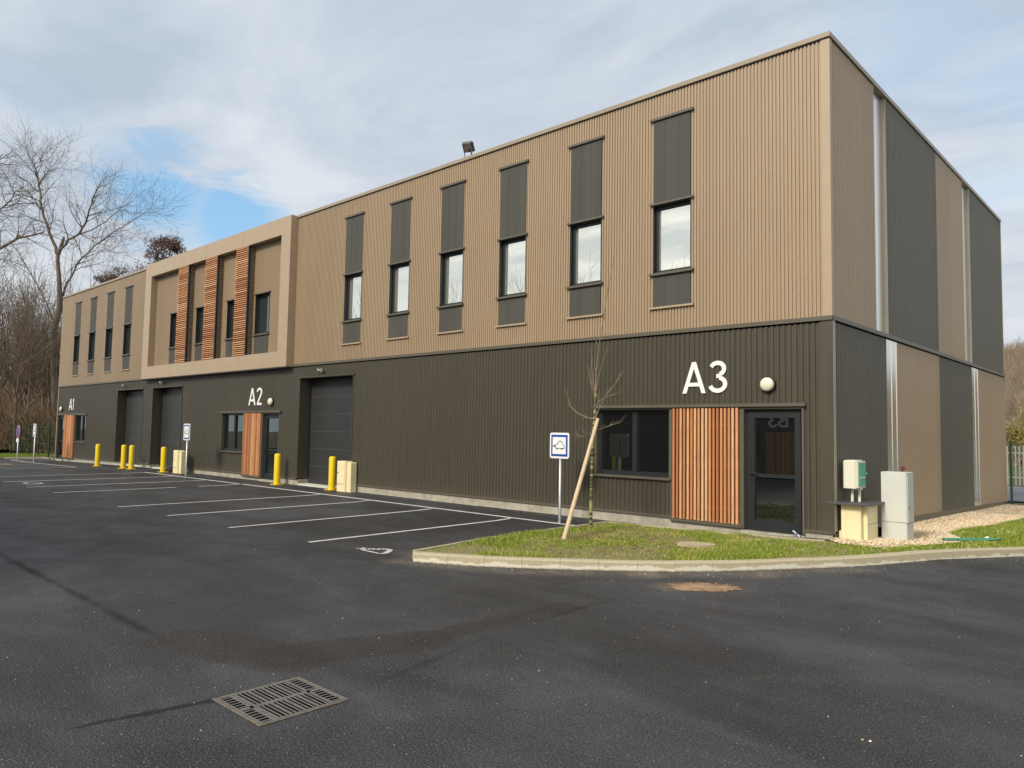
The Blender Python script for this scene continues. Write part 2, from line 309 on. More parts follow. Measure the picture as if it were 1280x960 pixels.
# ------------------------------------------------------------------ helpers
SPLIT = {'ledge', 'plinth', 'corner_trim', 'rail', 'guide_rail', 'strip_reveal', 'drip_flashing', 'pipe', 'green_window', 'lining_wall', 'back_wall', 'bracket_and_gap_shade'}
class MB:
    def __init__(s): s.v = []; s.f = []; s.mi = []; s.t = []; s.cur = 0; s.tone = .5
    def face(s, idx): s.f.append(idx); s.mi.append(s.cur)
    def add(s, vs):
        k = len(s.v); s.v += [tuple(v) for v in vs]; s.t += [s.tone]*len(vs); return k
    def quad(s, a, b_, c, d): k = s.add((a, b_, c, d)); s.face((k, k+1, k+2, k+3))
    def box(s, x0, x1, y0, y1, z0, z1):
        if x0 > x1: x0, x1 = x1, x0
        if y0 > y1: y0, y1 = y1, y0
        k = s.add([(x0, y0, z0), (x1, y0, z0), (x1, y1, z0), (x0, y1, z0), (x0, y0, z1), (x1, y0, z1), (x1, y1, z1), (x0, y1, z1)])
        for q in ((3, 2, 1, 0), (4, 5, 6, 7), (0, 1, 5, 4), (1, 2, 6, 5), (2, 3, 7, 6), (3, 0, 4, 7)): s.face(tuple(k+i for i in q))
        return s
    def bbox(s, x0, x1, y0, y1, z0, z1, c=.01):
        """box with chamfered vertical edges and top"""
        if x0 > x1: x0, x1 = x1, x0
        P = [(x0+c, y0), (x1-c, y0), (x1, y0+c), (x1, y1-c), (x1-c, y1), (x0+c, y1), (x0, y1-c), (x0, y0+c)]
        cx, cy = (x0+x1)/2, (y0+y1)/2
        k = s.add([(x, y, z0) for x, y in P]); k2 = s.add([(x, y, z1-c) for x, y in P])
        k3 = s.add([(x+(c if x < cx else -c), y+(c if y < cy else -c), z1) for x, y in P])
        for i in range(8):
            j = (i+1) % 8
            s.face((k+i, k+j, k2+j, k2+i)); s.face((k2+i, k2+j, k3+j, k3+i))
        s.face(tuple(k3+i for i in range(8))); s.face(tuple(k+7-i for i in range(8)))
        return s
    def tube(s, p, q, r0, r1, n=6, cap=False):
        p = Vector(p); q = Vector(q); d = q-p
        if d.length < 1e-6: return s
        d.normalize(); a = d.orthogonal().normalized(); bb = d.cross(a)
        cs = [(math.cos(2*math.pi*i/n), math.sin(2*math.pi*i/n)) for i in range(n)]
        k = s.add([p+a*(c*r0)+bb*(e*r0) for c, e in cs]); k2 = s.add([q+a*(c*r1)+bb*(e*r1) for c, e in cs])
        for i in range(n): s.face((k+i, k+(i+1) % n, k2+(i+1) % n, k2+i))
        if cap: s.face(tuple(k2+i for i in range(n))); s.face(tuple(k+n-1-i for i in range(n)))
        return s
    def path(s, pts, rs, n=6):
        """one continuous tapering tube through the points"""
        pts = [Vector(p) for p in pts]; a = None; rows = []
        for i, p in enumerate(pts):
            d = (pts[min(i+1, len(pts)-1)]-pts[max(i-1, 0)]).normalized()
            a = (a - d*a.dot(d)).normalized() if a is not None and (a-d*a.dot(d)).length > 1e-4 else d.orthogonal().normalized()
            c = d.cross(a)
            rows.append(s.add([p+a*(math.cos(2*math.pi*j/n)*rs[i])+c*(math.sin(2*math.pi*j/n)*rs[i]) for j in range(n)]))
        for r0, r1 in zip(rows, rows[1:]):
            for j in range(n): s.face((r0+j, r0+(j+1) % n, r1+(j+1) % n, r1+j))
        s.face(tuple(rows[-1]+j for j in range(n)))
        return s
    def lathe(s, prof, n=20, origin=(0, 0, 0), axis='z'):
        rows = []
        for r, h in prof:
            vs = []
            for j in range(n):
                c, e = math.cos(2*math.pi*j/n)*r, math.sin(2*math.pi*j/n)*r
                vs.append((origin[0]+c, origin[1]+e, origin[2]+h) if axis == 'z' else (origin[0]+c, origin[1]-h, origin[2]+e))
            rows.append(s.add(vs))
        for a, c in zip(rows, rows[1:]):
            for j in range(n): s.face((a+j, a+(j+1) % n, c+(j+1) % n, c+j))
        s.face(tuple(rows[-1]+j for j in range(n)))
        return s
    def poly_prism(s, pts, z0, z1):
        k = s.add([(x, y, z0) for x, y in pts]); k2 = s.add([(x, y, z1) for x, y in pts]); n = len(pts)
        for i in range(n): s.face((k+i, k+(i+1) % n, k2+(i+1) % n, k2+i))
        s.face(tuple(k2+i for i in range(n))); s.face(tuple(k+n-1-i for i in range(n)))
        return s
    def stroke(s, pts, w, y0, y1, closed=False):
        """flat lettering stroke in the xz plane, thick in y"""
        n = len(pts); L = []; Rr = []
        for i in range(n):
            p = Vector(pts[i])
            if closed: a = Vector(pts[i-1]); c = Vector(pts[(i+1) % n])
            else: a = Vector(pts[max(i-1, 0)]); c = Vector(pts[min(i+1, n-1)])
            d1 = (p-a).normalized() if (p-a).length > 1e-9 else (c-p).normalized()
            d2 = (c-p).normalized() if (c-p).length > 1e-9 else d1
            t = (d1+d2).normalized(); nn = Vector((-t.y, t.x)); k = w/2/max(.35, nn.dot(Vector((-d1.y, d1.x))))
            L.append(p+nn*k); Rr.append(p-nn*k)
        for i in range(n if closed else n-1):
            j = (i+1) % n
            q = [L[i], L[j], Rr[j], Rr[i]]
            k = s.add([(v.x, y0, v.y) for v in q]); k2 = s.add([(v.x, y1, v.y) for v in q])
            s.face((k, k+1, k+2, k+3)); s.face((k2+3, k2+2, k2+1, k2))
            for e in range(4): s.face((k+e, k2+e, k2+(e+1) % 4, k+(e+1) % 4))
        return s
    def build(s, name, mats, parent=None, loc=None, smooth=False, tone=False):
        if parent is not None and name in SPLIT:
            par = list(range(len(s.v)))
            def fd(i):
                while par[i] != i: par[i] = par[par[i]]; i = par[i]
                return i
            for f in s.f:
                for j in f[1:]: par[fd(j)] = fd(f[0])
            gr = {}
            for f in s.f: gr.setdefault(fd(f[0]), []).append(f)
            o = None
            for fs in gr.values():
                q = MB(); ids = sorted({j for f in fs for j in f}); mp = {j: i for i, j in enumerate(ids)}
                q.v = [s.v[j] for j in ids]; q.t = [s.t[j] for j in ids]; q.f = [tuple(mp[j] for j in f) for f in fs]; q.mi = [0]*len(fs)
                o = q._build(name, mats, parent, loc, smooth, tone)
            return o
        return s._build(name, mats, parent, loc, smooth, tone)
    def _build(s, name, mats, parent=None, loc=None, smooth=False, tone=False):
        me = bpy.data.meshes.new(name); me.from_pydata(s.v, [], s.f)
        if not isinstance(mats, (list, tuple)): mats = [mats]
        for m in mats: me.materials.append(m)
        if len(mats) > 1: me.polygons.foreach_set('material_index', s.mi)
        if smooth: me.polygons.foreach_set('use_smooth', [True]*len(me.polygons))
        if tone:
            at_ = me.attributes.new('tone', 'FLOAT', 'POINT'); at_.data.foreach_set('value', s.t)
        me.update()
        o = bpy.data.objects.new(name, me); COL.objects.link(o)
        if parent: o.parent = parent
        if loc is not None: o.location = loc
        return o
def tag(o, label=None, cat=None, group=None, kind=None):
    if label: o['label'] = label
    if cat: o['category'] = cat
    if group: o['group'] = group
    if kind: o['kind'] = kind
    return o
def empty(name, loc=(0, 0, 0), label=None, cat=None, group=None):
    o = bpy.data.objects.new(name, None); COL.objects.link(o); o.location = loc; o.empty_display_size = .2
    return tag(o, label, cat, group)
def kids(o): return [c for c in bpy.data.objects if c.parent is o]
def copy_tree(o, parent=None):
    c = o.copy(); COL.objects.link(c)
    if parent: c.parent = parent
    for ch in kids(o): copy_tree(ch, c)
    return c
def interp(x, pts):
    if x <= pts[0][0]: return pts[0][1]
    for (a, va), (c, vc) in zip(pts, pts[1:]):
        if x <= c: return va+(vc-va)*(x-a)/(c-a)
    return pts[-1][1]
FX = [(-200, -.9), (-60, -.30), (-38, -.15), (-28, 0), (0, 0), (400, 0)]
FY = [(-200, 0), (-1.5, 0), (0, .04), (14, -.24), (30, -.35), (60, -.5), (400, -3)]
def gz(x, y): return interp(x, FX)+interp(y, FY)

# ------------------------------------------------------------------ ground, asphalt, road
def axis_pts(lo, hi, knots):
    s_ = set(knots); x = 0.0; st = 1.0
    for sgn in (1, -1):
        x = 0.0; st = 1.0
        while abs(x) < max(abs(lo), abs(hi)):
            x += sgn*st
            if abs(x) > 40: st = min(40, st*1.25)
            if lo <= x <= hi: s_.add(round(x, 3))
    s_.add(lo); s_.add(hi); return sorted(s_)
HILL_C = []
def hill(x, y):
    h = 0
    # wooded bank beyond the fence, north of the building
    d = (y-52)/40.0
    if d > 0: h += min(1, d)**1.3*11
    return h
gx = axis_pts(-420, 420, [k for k, _ in FX if -420 < k < 420]); gy = axis_pts(-300, 420, [k for k, _ in FY if -300 < k < 420])
g = MB(); nx = len(gx)
for y in gy:
    for x in gx: g.add([(x, y, gz(x, y)-.05+hill(x, y)+(.0 if abs(x) < 46 and y < 14 else .02))])
for j in range(len(gy)-1):
    for i in range(nx-1):
        g.cur = 1 if gx[i] < -48 or gy[j] > 55 else 0
        k = j*nx+i; g.face((k, k+1, k+1+nx, k+nx))
tag(g.build('ground', [M['field'], M['leaf_litter']]), kind='structure')
ax = [x for x in axis_pts(-60, 60, [-28, -38, -43]) if -43 <= x <= 45]; ay = [y for y in axis_pts(-60, 60, [-1.5, 0]) if -45 <= y <= 14]
a = MB(); nx = len(ax)
for y in ay:
    for x in ax: a.add([(x, y, gz(x, y))])
for j in range(len(ay)-1):
    for i in range(nx-1):
        if ay[j] >= .5 and ax[i] < 0: continue
        k = j*nx+i; a.face((k, k+1, k+1+nx, k+nx))
tag(a.build('asphalt_yard', M['asphalt']), kind='structure')
# the road beyond the mesh fence
r = MB()
for x0 in range(-60, 60, 5):
    r.quad((x0, 17.5, gz(x0, 17.5)+.02), (x0+5, 17.5, gz(x0+5, 17.5)+.02), (x0+5, 28, gz(x0+5, 28)+.02), (x0, 28, gz(x0, 28)+.02))
tag(r.build('back_road', plain('light_asphalt', (.20, .205, .22), .8)), kind='structure')

# parking bays
def strip(mb, p, q, w=.10, dz=.005):
    """a painted band following the ground"""
    p = Vector(p); q = Vector(q); d = q-p; L = d.length; n = max(1, int(L/.5)); t = d/L; s_ = Vector((-t.y, t.x))*w/2
    cuts = sorted(set([i/n for i in range(n+1)] + [((k-p.y)/d.y) for k in (-1.5, 0) if abs(d.y) > 1e-6 and 0 < (k-p.y)/d.y < 1] + [((k-p.x)/d.x) for k in (-28, -38) if abs(d.x) > 1e-6 and 0 < (k-p.x)/d.x < 1]))
    rows = []
    for u in cuts:
        c = p+d*u; rows.append(mb.add([(v.x, v.y, gz(v.x, v.y)+dz) for v in (c-s_, c+s_)]))
    for a_, b_ in zip(rows, rows[1:]): mb.face((a_, b_, b_+1, a_+1))
lm_ = MB()
strip(lm_, (-3.95, -.95), (-17.62, -1.0)); strip(lm_, (-17.30, -1.0), (-24.8, -1.08)); strip(lm_, (-30.2, -1.75), (-41.5, -1.45))
for x, x2, yy in [(-6.02, -5.9, -5.78), (-8.42, -8.25, -5.92), (-10.8, -10.65, -6.0), (-12.98, -12.88, -6.15), (-19.72, -19.6, -6.18), (-22.1, -22.0, -6.18), (-24.7, -24.6, -6.18)]:
    strip(lm_, (x, -1.06), (x2, yy), .09)
strip(lm_, (-17.42, -1.06), (-17.39, -2.35), .09); strip(lm_, (-17.38, -3.0), (-17.33, -6.15), .09)
for x in (-30.25, -32.7, -35.1, -37.5, -39.9): strip(lm_, (x, -1.8), (x, -6.6), .09)
tag(lm_.build('parking_lines', M['paint']), kind='structure')

def car_outline(s=1.0):
    P = [(-.34, -.10), (-.36, .02), (-.30, .12), (-.20, .14), (-.10, .27), (.0, .33), (.10, .31), (.22, .17), (.36, .02), (.42, -.06), (.40, -.13)]
    P = [(-.34, -.10), (-.36, .02), (-.28, .13), (-.17, .17), (-.12, .30), (-.02, .37), (.12, .37), (.24, .26), (.36, .08), (.43, -.02), (.40, -.13)]
    return [(x*s, y*s) for x, y in P]
def ground_mark(cx, cy, sx, sy):
    mb = MB()
    P = [Vector((x*sx, y*sy)) for x, y in car_outline()]
    for p, q in zip(P, P[1:]): strip(mb, (cx+p.x, cy+p.y), (cx+q.x, cy+q.y), .085)
    strip(mb, (cx-.34*sx, cy-.12*sy), (cx+.40*sx, cy-.13*sy), .045)
    strip(mb, (cx-.36*sx, cy), (cx-.52*sx, cy), .11); strip(mb, (cx-.52*sx, cy+.05), (cx-.60*sx, cy+.05), .03); strip(mb, (cx-.52*sx, cy-.05), (cx-.60*sx, cy-.05), .03)
    return mb.build('car_symbol', M['paint'])
tag(ground_mark(-4.56, -5.52, .62, .62), kind='structure')
tag(ground_mark(-21.0, -5.75, .95, .8), kind='structure')

# ------------------------------------------------------------------ planted bed with kerb
def catmull(P, n=6):
    out = []
    for i in range(len(P)-1):
        p0 = Vector(P[max(i-1, 0)]); p1 = Vector(P[i]); p2 = Vector(P[i+1]); p3 = Vector(P[min(i+2, len(P)-1)])
        for k in range(n):
            t = k/n; out.append(.5*((2*p1)+(-p0+p2)*t+(2*p0-5*p1+4*p2-p3)*t*t+(-p0+3*p1-3*p2+p3)*t**3))
    out.append(Vector(P[-1])); return out
outer = catmull([(-3.50, -5.67), (-2.40, -5.06), (-1.06, -3.95), (-.33, -3.13), (.32, -2.13), (.99, -.99), (1.68, .38), (2.30, 1.65), (3.3, 3.9), (4.6, 7.2), (6.6, 12)], 6)
def offset(pl, d):
    o = []
    for i, p in enumerate(pl):
        t = (pl[min(i+1, len(pl)-1)]-pl[max(i-1, 0)]).normalized(); o.append(p+Vector((-t.y, t.x))*d)
    return o
from mathutils.kdtree import KDTree
KD = KDTree(len(outer))
for i_, p_ in enumerate(outer): KD.insert((p_.x, p_.y, 0), i_)
KD.balance()
def bedz(x, y):
    d = KD.find((x, y, 0))[2]
    return gz(x, y)+.118+.014*min(1, max(0, d-.2)/.6)
# resample outer kerb by length, blocks 0.5 m with small joints
def resample(pl, step):
    out = [pl[0]]; acc = 0
    for p, q in zip(pl, pl[1:]):
        L = (q-p).length; u = 0
        while acc+(L-u) >= step:
            u += step-acc; out.append(p+(q-p)*(u/L)); acc = 0
        acc += L-u
    return out
def kerb_run(pl, w, h, block, name, flip=1):
    mb = MB(); pl = resample(pl, block); inn = offset(pl, w*flip)
    for i in range(len(pl)-1):
        a0, a1 = pl[i], pl[i+1]; b0, b1 = inn[i], inn[i+1]
        t = (a1-a0).normalized()*.002; a0 = a0+t; a1 = a1-t; b0 = b0+t; b1 = b1-t
        c = .018; m0 = a0+(b0-a0)*(c/w); m1 = a1+(b1-a1)*(c/w)
        base = [gz(p.x, p.y) for p in (a0, a1, b0, b1)]
        dz = random.uniform(-.003, .003)
        z = [q+h+dz for q in base]
        v = [(a0.x, a0.y, base[0]-.1), (a1.x, a1.y, base[1]-.1), (a1.x, a1.y, z[1]-c), (a0.x, a0.y, z[0]-c), (m0.x, m0.y, z[0]), (m1.x, m1.y, z[1]),
             (b1.x, b1.y, z[3]), (b0.x, b0.y, z[2]), (b1.x, b1.y, base[3]-.1), (b0.x, b0.y, base[2]-.1)]
        k = mb.add(v)
        for q in ((0, 1, 2, 3), (3, 2, 5, 4), (4, 5, 6, 7), (7, 6, 8, 9), (0, 3, 4, 7, 9), (1, 8, 6, 5, 2)): mb.face(tuple(k+i_ for i_ in q))
    return tag(mb.build(name, M['kerb']), kind='structure')
random.seed(3)
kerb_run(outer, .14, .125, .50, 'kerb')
EDGE = [(-3.62, -5.55), (-3.74, -4.2), (-3.80, -2.6), (-3.72, -.90), (-2.4, -.72), (-1.6, -.62), (-.42, -.40), (-.02, -.30)]
thin = [Vector(p) for p in EDGE]
mbk = MB()
for p, q in zip(thin, thin[1:]):
    n_ = max(1, int((q-p).length/.95)); 
    for i in range(n_):
        a0 = p+(q-p)*(i/n_); a1 = p+(q-p)*((i+1)/n_); t = (a1-a0).normalized(); s_ = Vector((-t.y, t.x))*.03
        z0, z1 = bedz(a0.x, a0.y)+.012, bedz(a1.x, a1.y)+.012
        k = mbk.add([(a0.x-s_.x, a0.y-s_.y, 0-.05), (a1.x-s_.x, a1.y-s_.y, -.05), (a1.x+s_.x, a1.y+s_.y, -.05), (a0.x+s_.x, a0.y+s_.y, -.05),
                     (a0.x-s_.x, a0.y-s_.y, z0), (a1.x-s_.x, a1.y-s_.y, z1), (a1.x+s_.x, a1.y+s_.y, z1), (a0.x+s_.x, a0.y+s_.y, z0)])
        for f_ in ((4, 5, 6, 7), (0, 1, 5, 4), (1, 2, 6, 5), (2, 3, 7, 6), (3, 0, 4, 7)): mbk.face(tuple(k+i_ for i_ in f_))
tag(mbk.build('bed_edging', M['kerb']), kind='structure')
inner = offset(outer, .13)
bed_poly = [p.copy() for p in inner] + [Vector((6.4, 14.0)), Vector((0.02, 14.05)), Vector((.02, -.28))] + [Vector(p) for p in reversed(EDGE[:-1])]
def inside(x, y, poly):
    c = False; j = len(poly)-1
    for i in range(len(poly)):
        xi, yi, xj, yj = poly[i][0], poly[i][1], poly[j][0], poly[j][1]
        if (yi > y) != (yj > y) and x < (xj-xi)*(y-yi)/(yj-yi)+xi: c = not c
        j = i
    return c
# triangulated bed surface: a grid clipped to the outline
from mathutils.geometry import delaunay_2d_cdt
def clipped_sheet(poly, step, zf, rough=0.0):
    xs = [p[0] for p in poly]; ys = [p[1] for p in poly]
    pts = [Vector((p[0], p[1])) for p in poly]; n0 = len(pts)
    x = min(xs)+step/2
    while x < max(xs):
        y = min(ys)+step/2
        while y < max(ys):
            if inside(x, y, poly): pts.append(Vector((x+random.uniform(-.02, .02), y+random.uniform(-.02, .02))))
            y += step
        x += step
    V, E, Fc, *_ = delaunay_2d_cdt(pts, [(i, (i+1) % n0) for i in range(n0)], [], 0, 1e-5)
    mb = MB()
    for v in V: mb.add([(v.x, v.y, zf(v.x, v.y)+rough*(noise.noise(Vector((v.x*2.3, v.y*2.3, 1.7))))) ])
    for f_ in Fc:
        cx = sum(V[i].x for i in f_)/len(f_); cy = sum(V[i].y for i in f_)/len(f_)
        if inside(cx, cy, poly): mb.face(tuple(f_))
    return mb
tag(clipped_sheet(bed_poly, .3, lambda x, y: bedz(x, y)-.012, .02).build('planted_bed', M['soil'], smooth=True), kind='structure')
GRAVEL = [(.03, -.26), (.30, -.45), (.84, -.38), (1.16, .25), (1.48, 1.3), (1.35, 2.0), (1.0, 2.75), (1.0, 3.6), (1.2, 5.2), (1.35, 8.3), (1.4, 13.6), (.03, 13.9)]
tag(clipped_sheet([Vector(p) for p in GRAVEL], .3, lambda x, y: bedz(x, y)+.008, .012).build('gravel_strip', M['gravelbed']), kind='structure')
pb = MB(); random.seed(9)
cnt = 0
while cnt < 13000:
    y = random.uniform(-.5, 9) if random.random() < .8 else random.uniform(-.5, 13.5); x = random.uniform(.03, 1.9)
    if not inside(x, y, GRAVEL) and random.random() > .10: continue
    if not inside(x, y, bed_poly): continue
    s_ = random.uniform(.009, .021); z = bedz(x, y)+.012; pb.tone = random.random()
    an = random.uniform(0, 3.1); ca, sa = math.cos(an)*s_, math.sin(an)*s_
    k = pb.add([(x+ca, y+sa, z), (x-sa*.7, y+ca*.7, z+s_*.2), (x-ca, y-sa, z), (x+sa*.8, y-ca*.8, z), (x, y, z+s_*.75)])
    for q in ((0, 1, 4), (1, 2, 4), (2, 3, 4), (3, 0, 4)): pb.face(tuple(k+i for i in q))
    cnt += 1
tag(pb.build('gravel', M['pebble'], tone=True), 'pale yellow gravel along the gable wall', 'gravel', kind='stuff')

# grass blades
random.seed(5)
gb = MB()
def density(x, y):
    n = noise.noise(Vector((x*.9, y*.9, 0)))+.6*noise.noise(Vector((x*2.9, y*2.9, 4)))
    if x < 1.0:
        dd = math.hypot((x+2.7)/1.0, (y+2.7)/.8); n -= .5*max(0, 1-dd)
        return max(.14, min(1, .40+n*1.15))
    return min(1, .85+n*.35)
def blades(n, xr, yr, hmin, hmax, wd):
    c = 0; tries = 0
    while c < n and tries < n*8:
        tries += 1
        x = random.uniform(*xr); y = random.uniform(*yr)
        if not inside(x, y, bed_poly) or inside(x, y, GRAVEL): continue
        if random.random() > density(x, y): continue
        h = random.uniform(hmin, hmax)*(.6+.6*density(x, y)); z = bedz(x, y)-.02
        an = random.uniform(0, 6.28); w_ = wd*random.uniform(.6, 1.3); lx, ly = random.gauss(0, .4)*h, random.gauss(0, .4)*h
        dry = noise.noise(Vector((x*1.6, y*1.6, 9)))
        gb.tone = max(0, min(1, random.gauss(.34, .16)+max(0, dry)*.5 + (.55 if random.random() < (.16 if x < .8 else .05) else 0)))
        dx, dy = math.cos(an)*w_, math.sin(an)*w_
        k = gb.add([(x-dx, y-dy, z), (x+dx, y+dy, z), (x+lx*.5+dx*.6, y+ly*.5+dy*.6, z+h*.6), (x+lx*.5-dx*.6, y+ly*.5-dy*.6, z+h*.6), (x+lx, y+ly, z+h)])
        gb.face((k, k+1, k+2, k+3)); gb.face((k+3, k+2, k+4)); c += 1
blades(46000, (-3.8, 1.6), (-5.7, .2), .02, .075, .005)
blades(50000, (.6, 4.2), (0, 9), .03, .08, .006)
blades(8000, (.8, 6), (7, 14), .05, .10, .012)
tag(gb.build('grass', M['blade'], tone=True), 'green grass growing on the kerbed bed', 'grass', kind='stuff')
# fallen leaves and clods near the sapling
lf = MB()
for i in range(420):
    x = random.gauss(-2.6, .8); y = random.gauss(-2.8, .7)
    if not inside(x, y, bed_poly): continue
    z = bedz(x, y)+random.uniform(.005, .03); an = random.uniform(0, 6.28); s_ = random.uniform(.015, .035); lf.tone = random.random()
    lf.quad((x+math.cos(an)*s_, y+math.sin(an)*s_, z), (x-math.sin(an)*s_*.7, y+math.cos(an)*s_*.7, z+.008), (x-math.cos(an)*s_, y-math.sin(an)*s_, z), (x+math.sin(an)*s_*.7, y-math.cos(an)*s_*.7, z+.01))
tag(lf.build('leaf_litter', bladem('litter', (.16, .09, .05), (.28, .17, .09), (.42, .30, .17)), tone=True), 'brown dead leaves scattered round the sapling', 'leaves', kind='stuff')

# path at the foot of the front wall, rising towards the corner door
pm = MB(); xs = [-8, -6, -4.5, -3.72, -2.4, -1.6, -.42, -.02]
yo = [-.02, -.4, -.75, -.90, -.72, -.62, -.40, -.30]
for i in range(len(xs)-1):
    za = lambda x: interp(x, [(-8, .045), (-4, .05), (-2.4, .07), (-.5, .145), (0, .155)])
    zo = lambda x, y: max(gz(x, y)+.004, 0) if x < -3.8 else za(x)-.01
    pm.quad((xs[i], yo[i], zo(xs[i], yo[i])), (xs[i+1], yo[i+1], zo(xs[i+1], yo[i+1])), (xs[i+1], -.0, za(xs[i+1])), (xs[i], .0, za(xs[i])))
tag(pm.build('wall_path', M['asphalt']), kind='structure')

# loose chippings and a few leaves on the asphalt
random.seed(17); ch = MB()
for i in range(1200):
    if i < 600: x = random.uniform(-7, 6); y = random.uniform(-11.8, -3)
    else:
        p = outer[random.randrange(0, 45)]; x = p.x+random.gauss(.12, .22); y = p.y-abs(random.gauss(.02, .16))-.02
    if inside(x, y, [v for v in outer]+[Vector((6, 14)), Vector((-4, 0))]): continue
    s_ = random.uniform(.0025, .006)*(1.8 if random.random() < .06 else 1); z = gz(x, y); ch.tone = random.random(); an = random.uniform(0, 3); ca, sa = math.cos(an)*s_, math.sin(an)*s_
    k = ch.add([(x+ca, y+sa, z), (x-sa*.7, y+ca*.7, z), (x-ca, y-sa, z), (x+sa*.8, y-ca*.8, z), (x, y, z+s_*.8)])
    for q in ((0, 1, 4), (1, 2, 4), (2, 3, 4), (3, 0, 4)): ch.face(tuple(k+i_ for i_ in q))
tag(ch.build('chippings', M['pebble'], tone=True), 'loose stone chippings scattered over the asphalt', 'chippings', kind='stuff')

# ------------------------------------------------------------------ the building
BL = -39.4; BD = 14.04; H = 8.45; MID = 3.70
bld = empty('industrial_building', (0, 0, 0), 'long two storey industrial building clad in ribbed tan steel above dark bronze steel', 'building')

def cladding(name, mat, parent, s0, s1, z0, z1, holes, pitch, depth, of, sf, plane, base, outward, zf0=None, screws=False):
    """ribbed steel sheet running along s. plane 'y': s is x at y=base, 'x': s is y at x=base."""
    bps = {}
    k0 = int(math.floor(s0/pitch))-1; k1 = int(math.ceil(s1/pitch))+1
    prof = []
    for k in range(k0, k1+1):
        p = k*pitch
        prof += [(p, depth), (p+of*pitch, depth), (p+(of+sf)*pitch, 0), (p+(1-sf)*pitch, 0)]
    def dep(s_):
        lo, hi = 0, len(prof)-1
        while hi-lo > 1:
            m_ = (lo+hi)//2
            if prof[m_][0] <= s_: lo = m_
            else: hi = m_
        (a_, da), (c_, dc) = prof[lo], prof[hi]
        return da+(dc-da)*(s_-a_)/(c_-a_) if c_ > a_ else da
    S = sorted(set([s0, s1]+[p for p, _ in prof if s0 < p < s1]+[e for h in holes for e in (h[0], h[1]) if s0 < e < s1]))
    mb = MB()
    def P(s_, z): 
        d = base+outward*dep(s_)
        return (s_, d, z) if plane == 'y' else (d, s_, z)
    for a_, c_ in zip(S, S[1:]):
        if c_-a_ < 1e-6: continue
        mid = (a_+c_)/2; zb = z0 if zf0 is None else zf0(mid)
        spans = [(zb, z1)]
        for h in holes:
            if h[0] <= mid <= h[1]:
                ns = []
                for u, v in spans:
                    if h[3] <= u or h[2] >= v: ns.append((u, v)); continue
                    if h[2] > u: ns.append((u, h[2]))
                    if h[3] < v: ns.append((h[3], v))
                spans = ns
        for u, v in spans:
            za, zc = (u, u)
            if zf0 is not None and u == zb: za, zc = zf0(a_), zf0(c_)
            mb.quad(P(a_, za), P(c_, zc), P(c_, v), P(a_, v))
    if screws:
        mb.cur = 1; k = k0
        while k <= k1:
            s_ = k*pitch+of*pitch*.5
            if s0+.05 < s_ < s1-.05:
                for row in range(5):
                    z = z0+.25+((k*.137+row*.62) % (z1-z0-.4))
                    if any(h[0]-.03 < s_ < h[1]+.03 and h[2]-.05 < z < h[3]+.05 for h in holes): continue
                    d = base+outward*(depth+.004); e = .0045
                    if plane == 'y': mb.quad((s_-e, d, z-e), (s_+e, d, z-e), (s_+e, d, z+e), (s_-e, d, z+e))
            k += 1
    return mb.build(name, [mat, M['darkflat']] if screws else mat, parent)

WX = [-2.925, -4.975, -7.05, -9.10, -11.15, -13.25]
WL = [-36.9, -34.7, -32.45, -30.22]
BXW = [-18.38, -20.4, -22.87, -25.2]
HW = .41
up_holes = [(x-HW, x+HW, 4.84, 6.18) for x in WX+WL]
box_holes = [(x-.47, x+.47, 4.85, 6.20) for x in BXW]
BX0, BX1, BXD = -27.75, -16.32, .27
UP = dict(pitch=.066, depth=.022, of=.50, sf=.07, plane='y', base=0.0, outward=-1)
cladding('upper_cladding', M['tan'], bld, -16.3, -.06, MID+.04, H-.10, up_holes, screws=True, **UP)
cladding('upper_cladding', M['tan'], bld, BL+.05, BX0+.02, MID+.04, H-.10, up_holes, **UP)
cladding('recess_cladding', M['tan'], bld, BX0+.1, BX1-.1, 4.1, 8.0, box_holes, **UP)
def clbase(x): return interp(x, [(-39.4, .04), (-28, .18), (-20, .21), (-12, .225), (0, .25)])
bays = [(-15.87, -13.10), (-27.07, -24.28), (-30.97, -28.10)]
low_holes = [(a_, c_, -1, 3.29) for a_, c_ in bays]
low_holes += [(-4.66, -2.93, .95, 2.27), (-2.93, -1.52, .20, 2.27), (-1.52, -.44, -1, 2.30)]
low_holes += [(-20.95, -19.33, .93, 2.27), (-19.33, -18.1, .14, 2.27), (-18.1, -17.0, -1, 2.27)]
low_holes += [(-36.50, -34.88, .90, 2.25), (-38.12, -36.50, .06, 2.25), (-39.22, -38.12, -1, 2.25)]
cladding('lower_cladding', M['dark'], bld, BL+.05, -.09, 0, MID-.06, low_holes, .10, .020, .42, .12, 'y', 0.0, -1, zf0=clbase)
# gable
def sbase(y): return interp(y, [(0, .25), (1.2, .21), (5, .17), (8.4, .10), (14.04, -.06)])
def side_panel(name, mat, y0, y1, z0, z1, lower=False):
    cladding(name, mat, bld, y0, y1, z0, z1, [], .080 if not lower else .095, .020, .45, .12, 'x', 0.0, 1, zf0=sbase if lower else None)
side_panel('gable_cladding', M['tan'], .05, 2.22, MID+.04, H-.1)
side_panel('gable_cladding', M['greyside'], 2.90, 6.62, MID+.04, H-.1)
side_panel('gable_cladding', M['tan'], 6.62, 9.14, MID+.04, H-.1)
side_panel('gable_cladding', M['greyside'], 9.88, BD, MID+.04, H-.1)
side_panel('gable_cladding', M['greyside'], .07, 2.76, 0, MID-.06, True)
side_panel('gable_cladding', M['tan'], 3.41, 6.62, 0, MID-.06, True)
side_panel('gable_cladding', M['greyside'], 6.62, 9.78, 0, MID-.06, True)
side_panel('gable_cladding', M['tan'], 10.51, BD, 0, MID-.06, True)
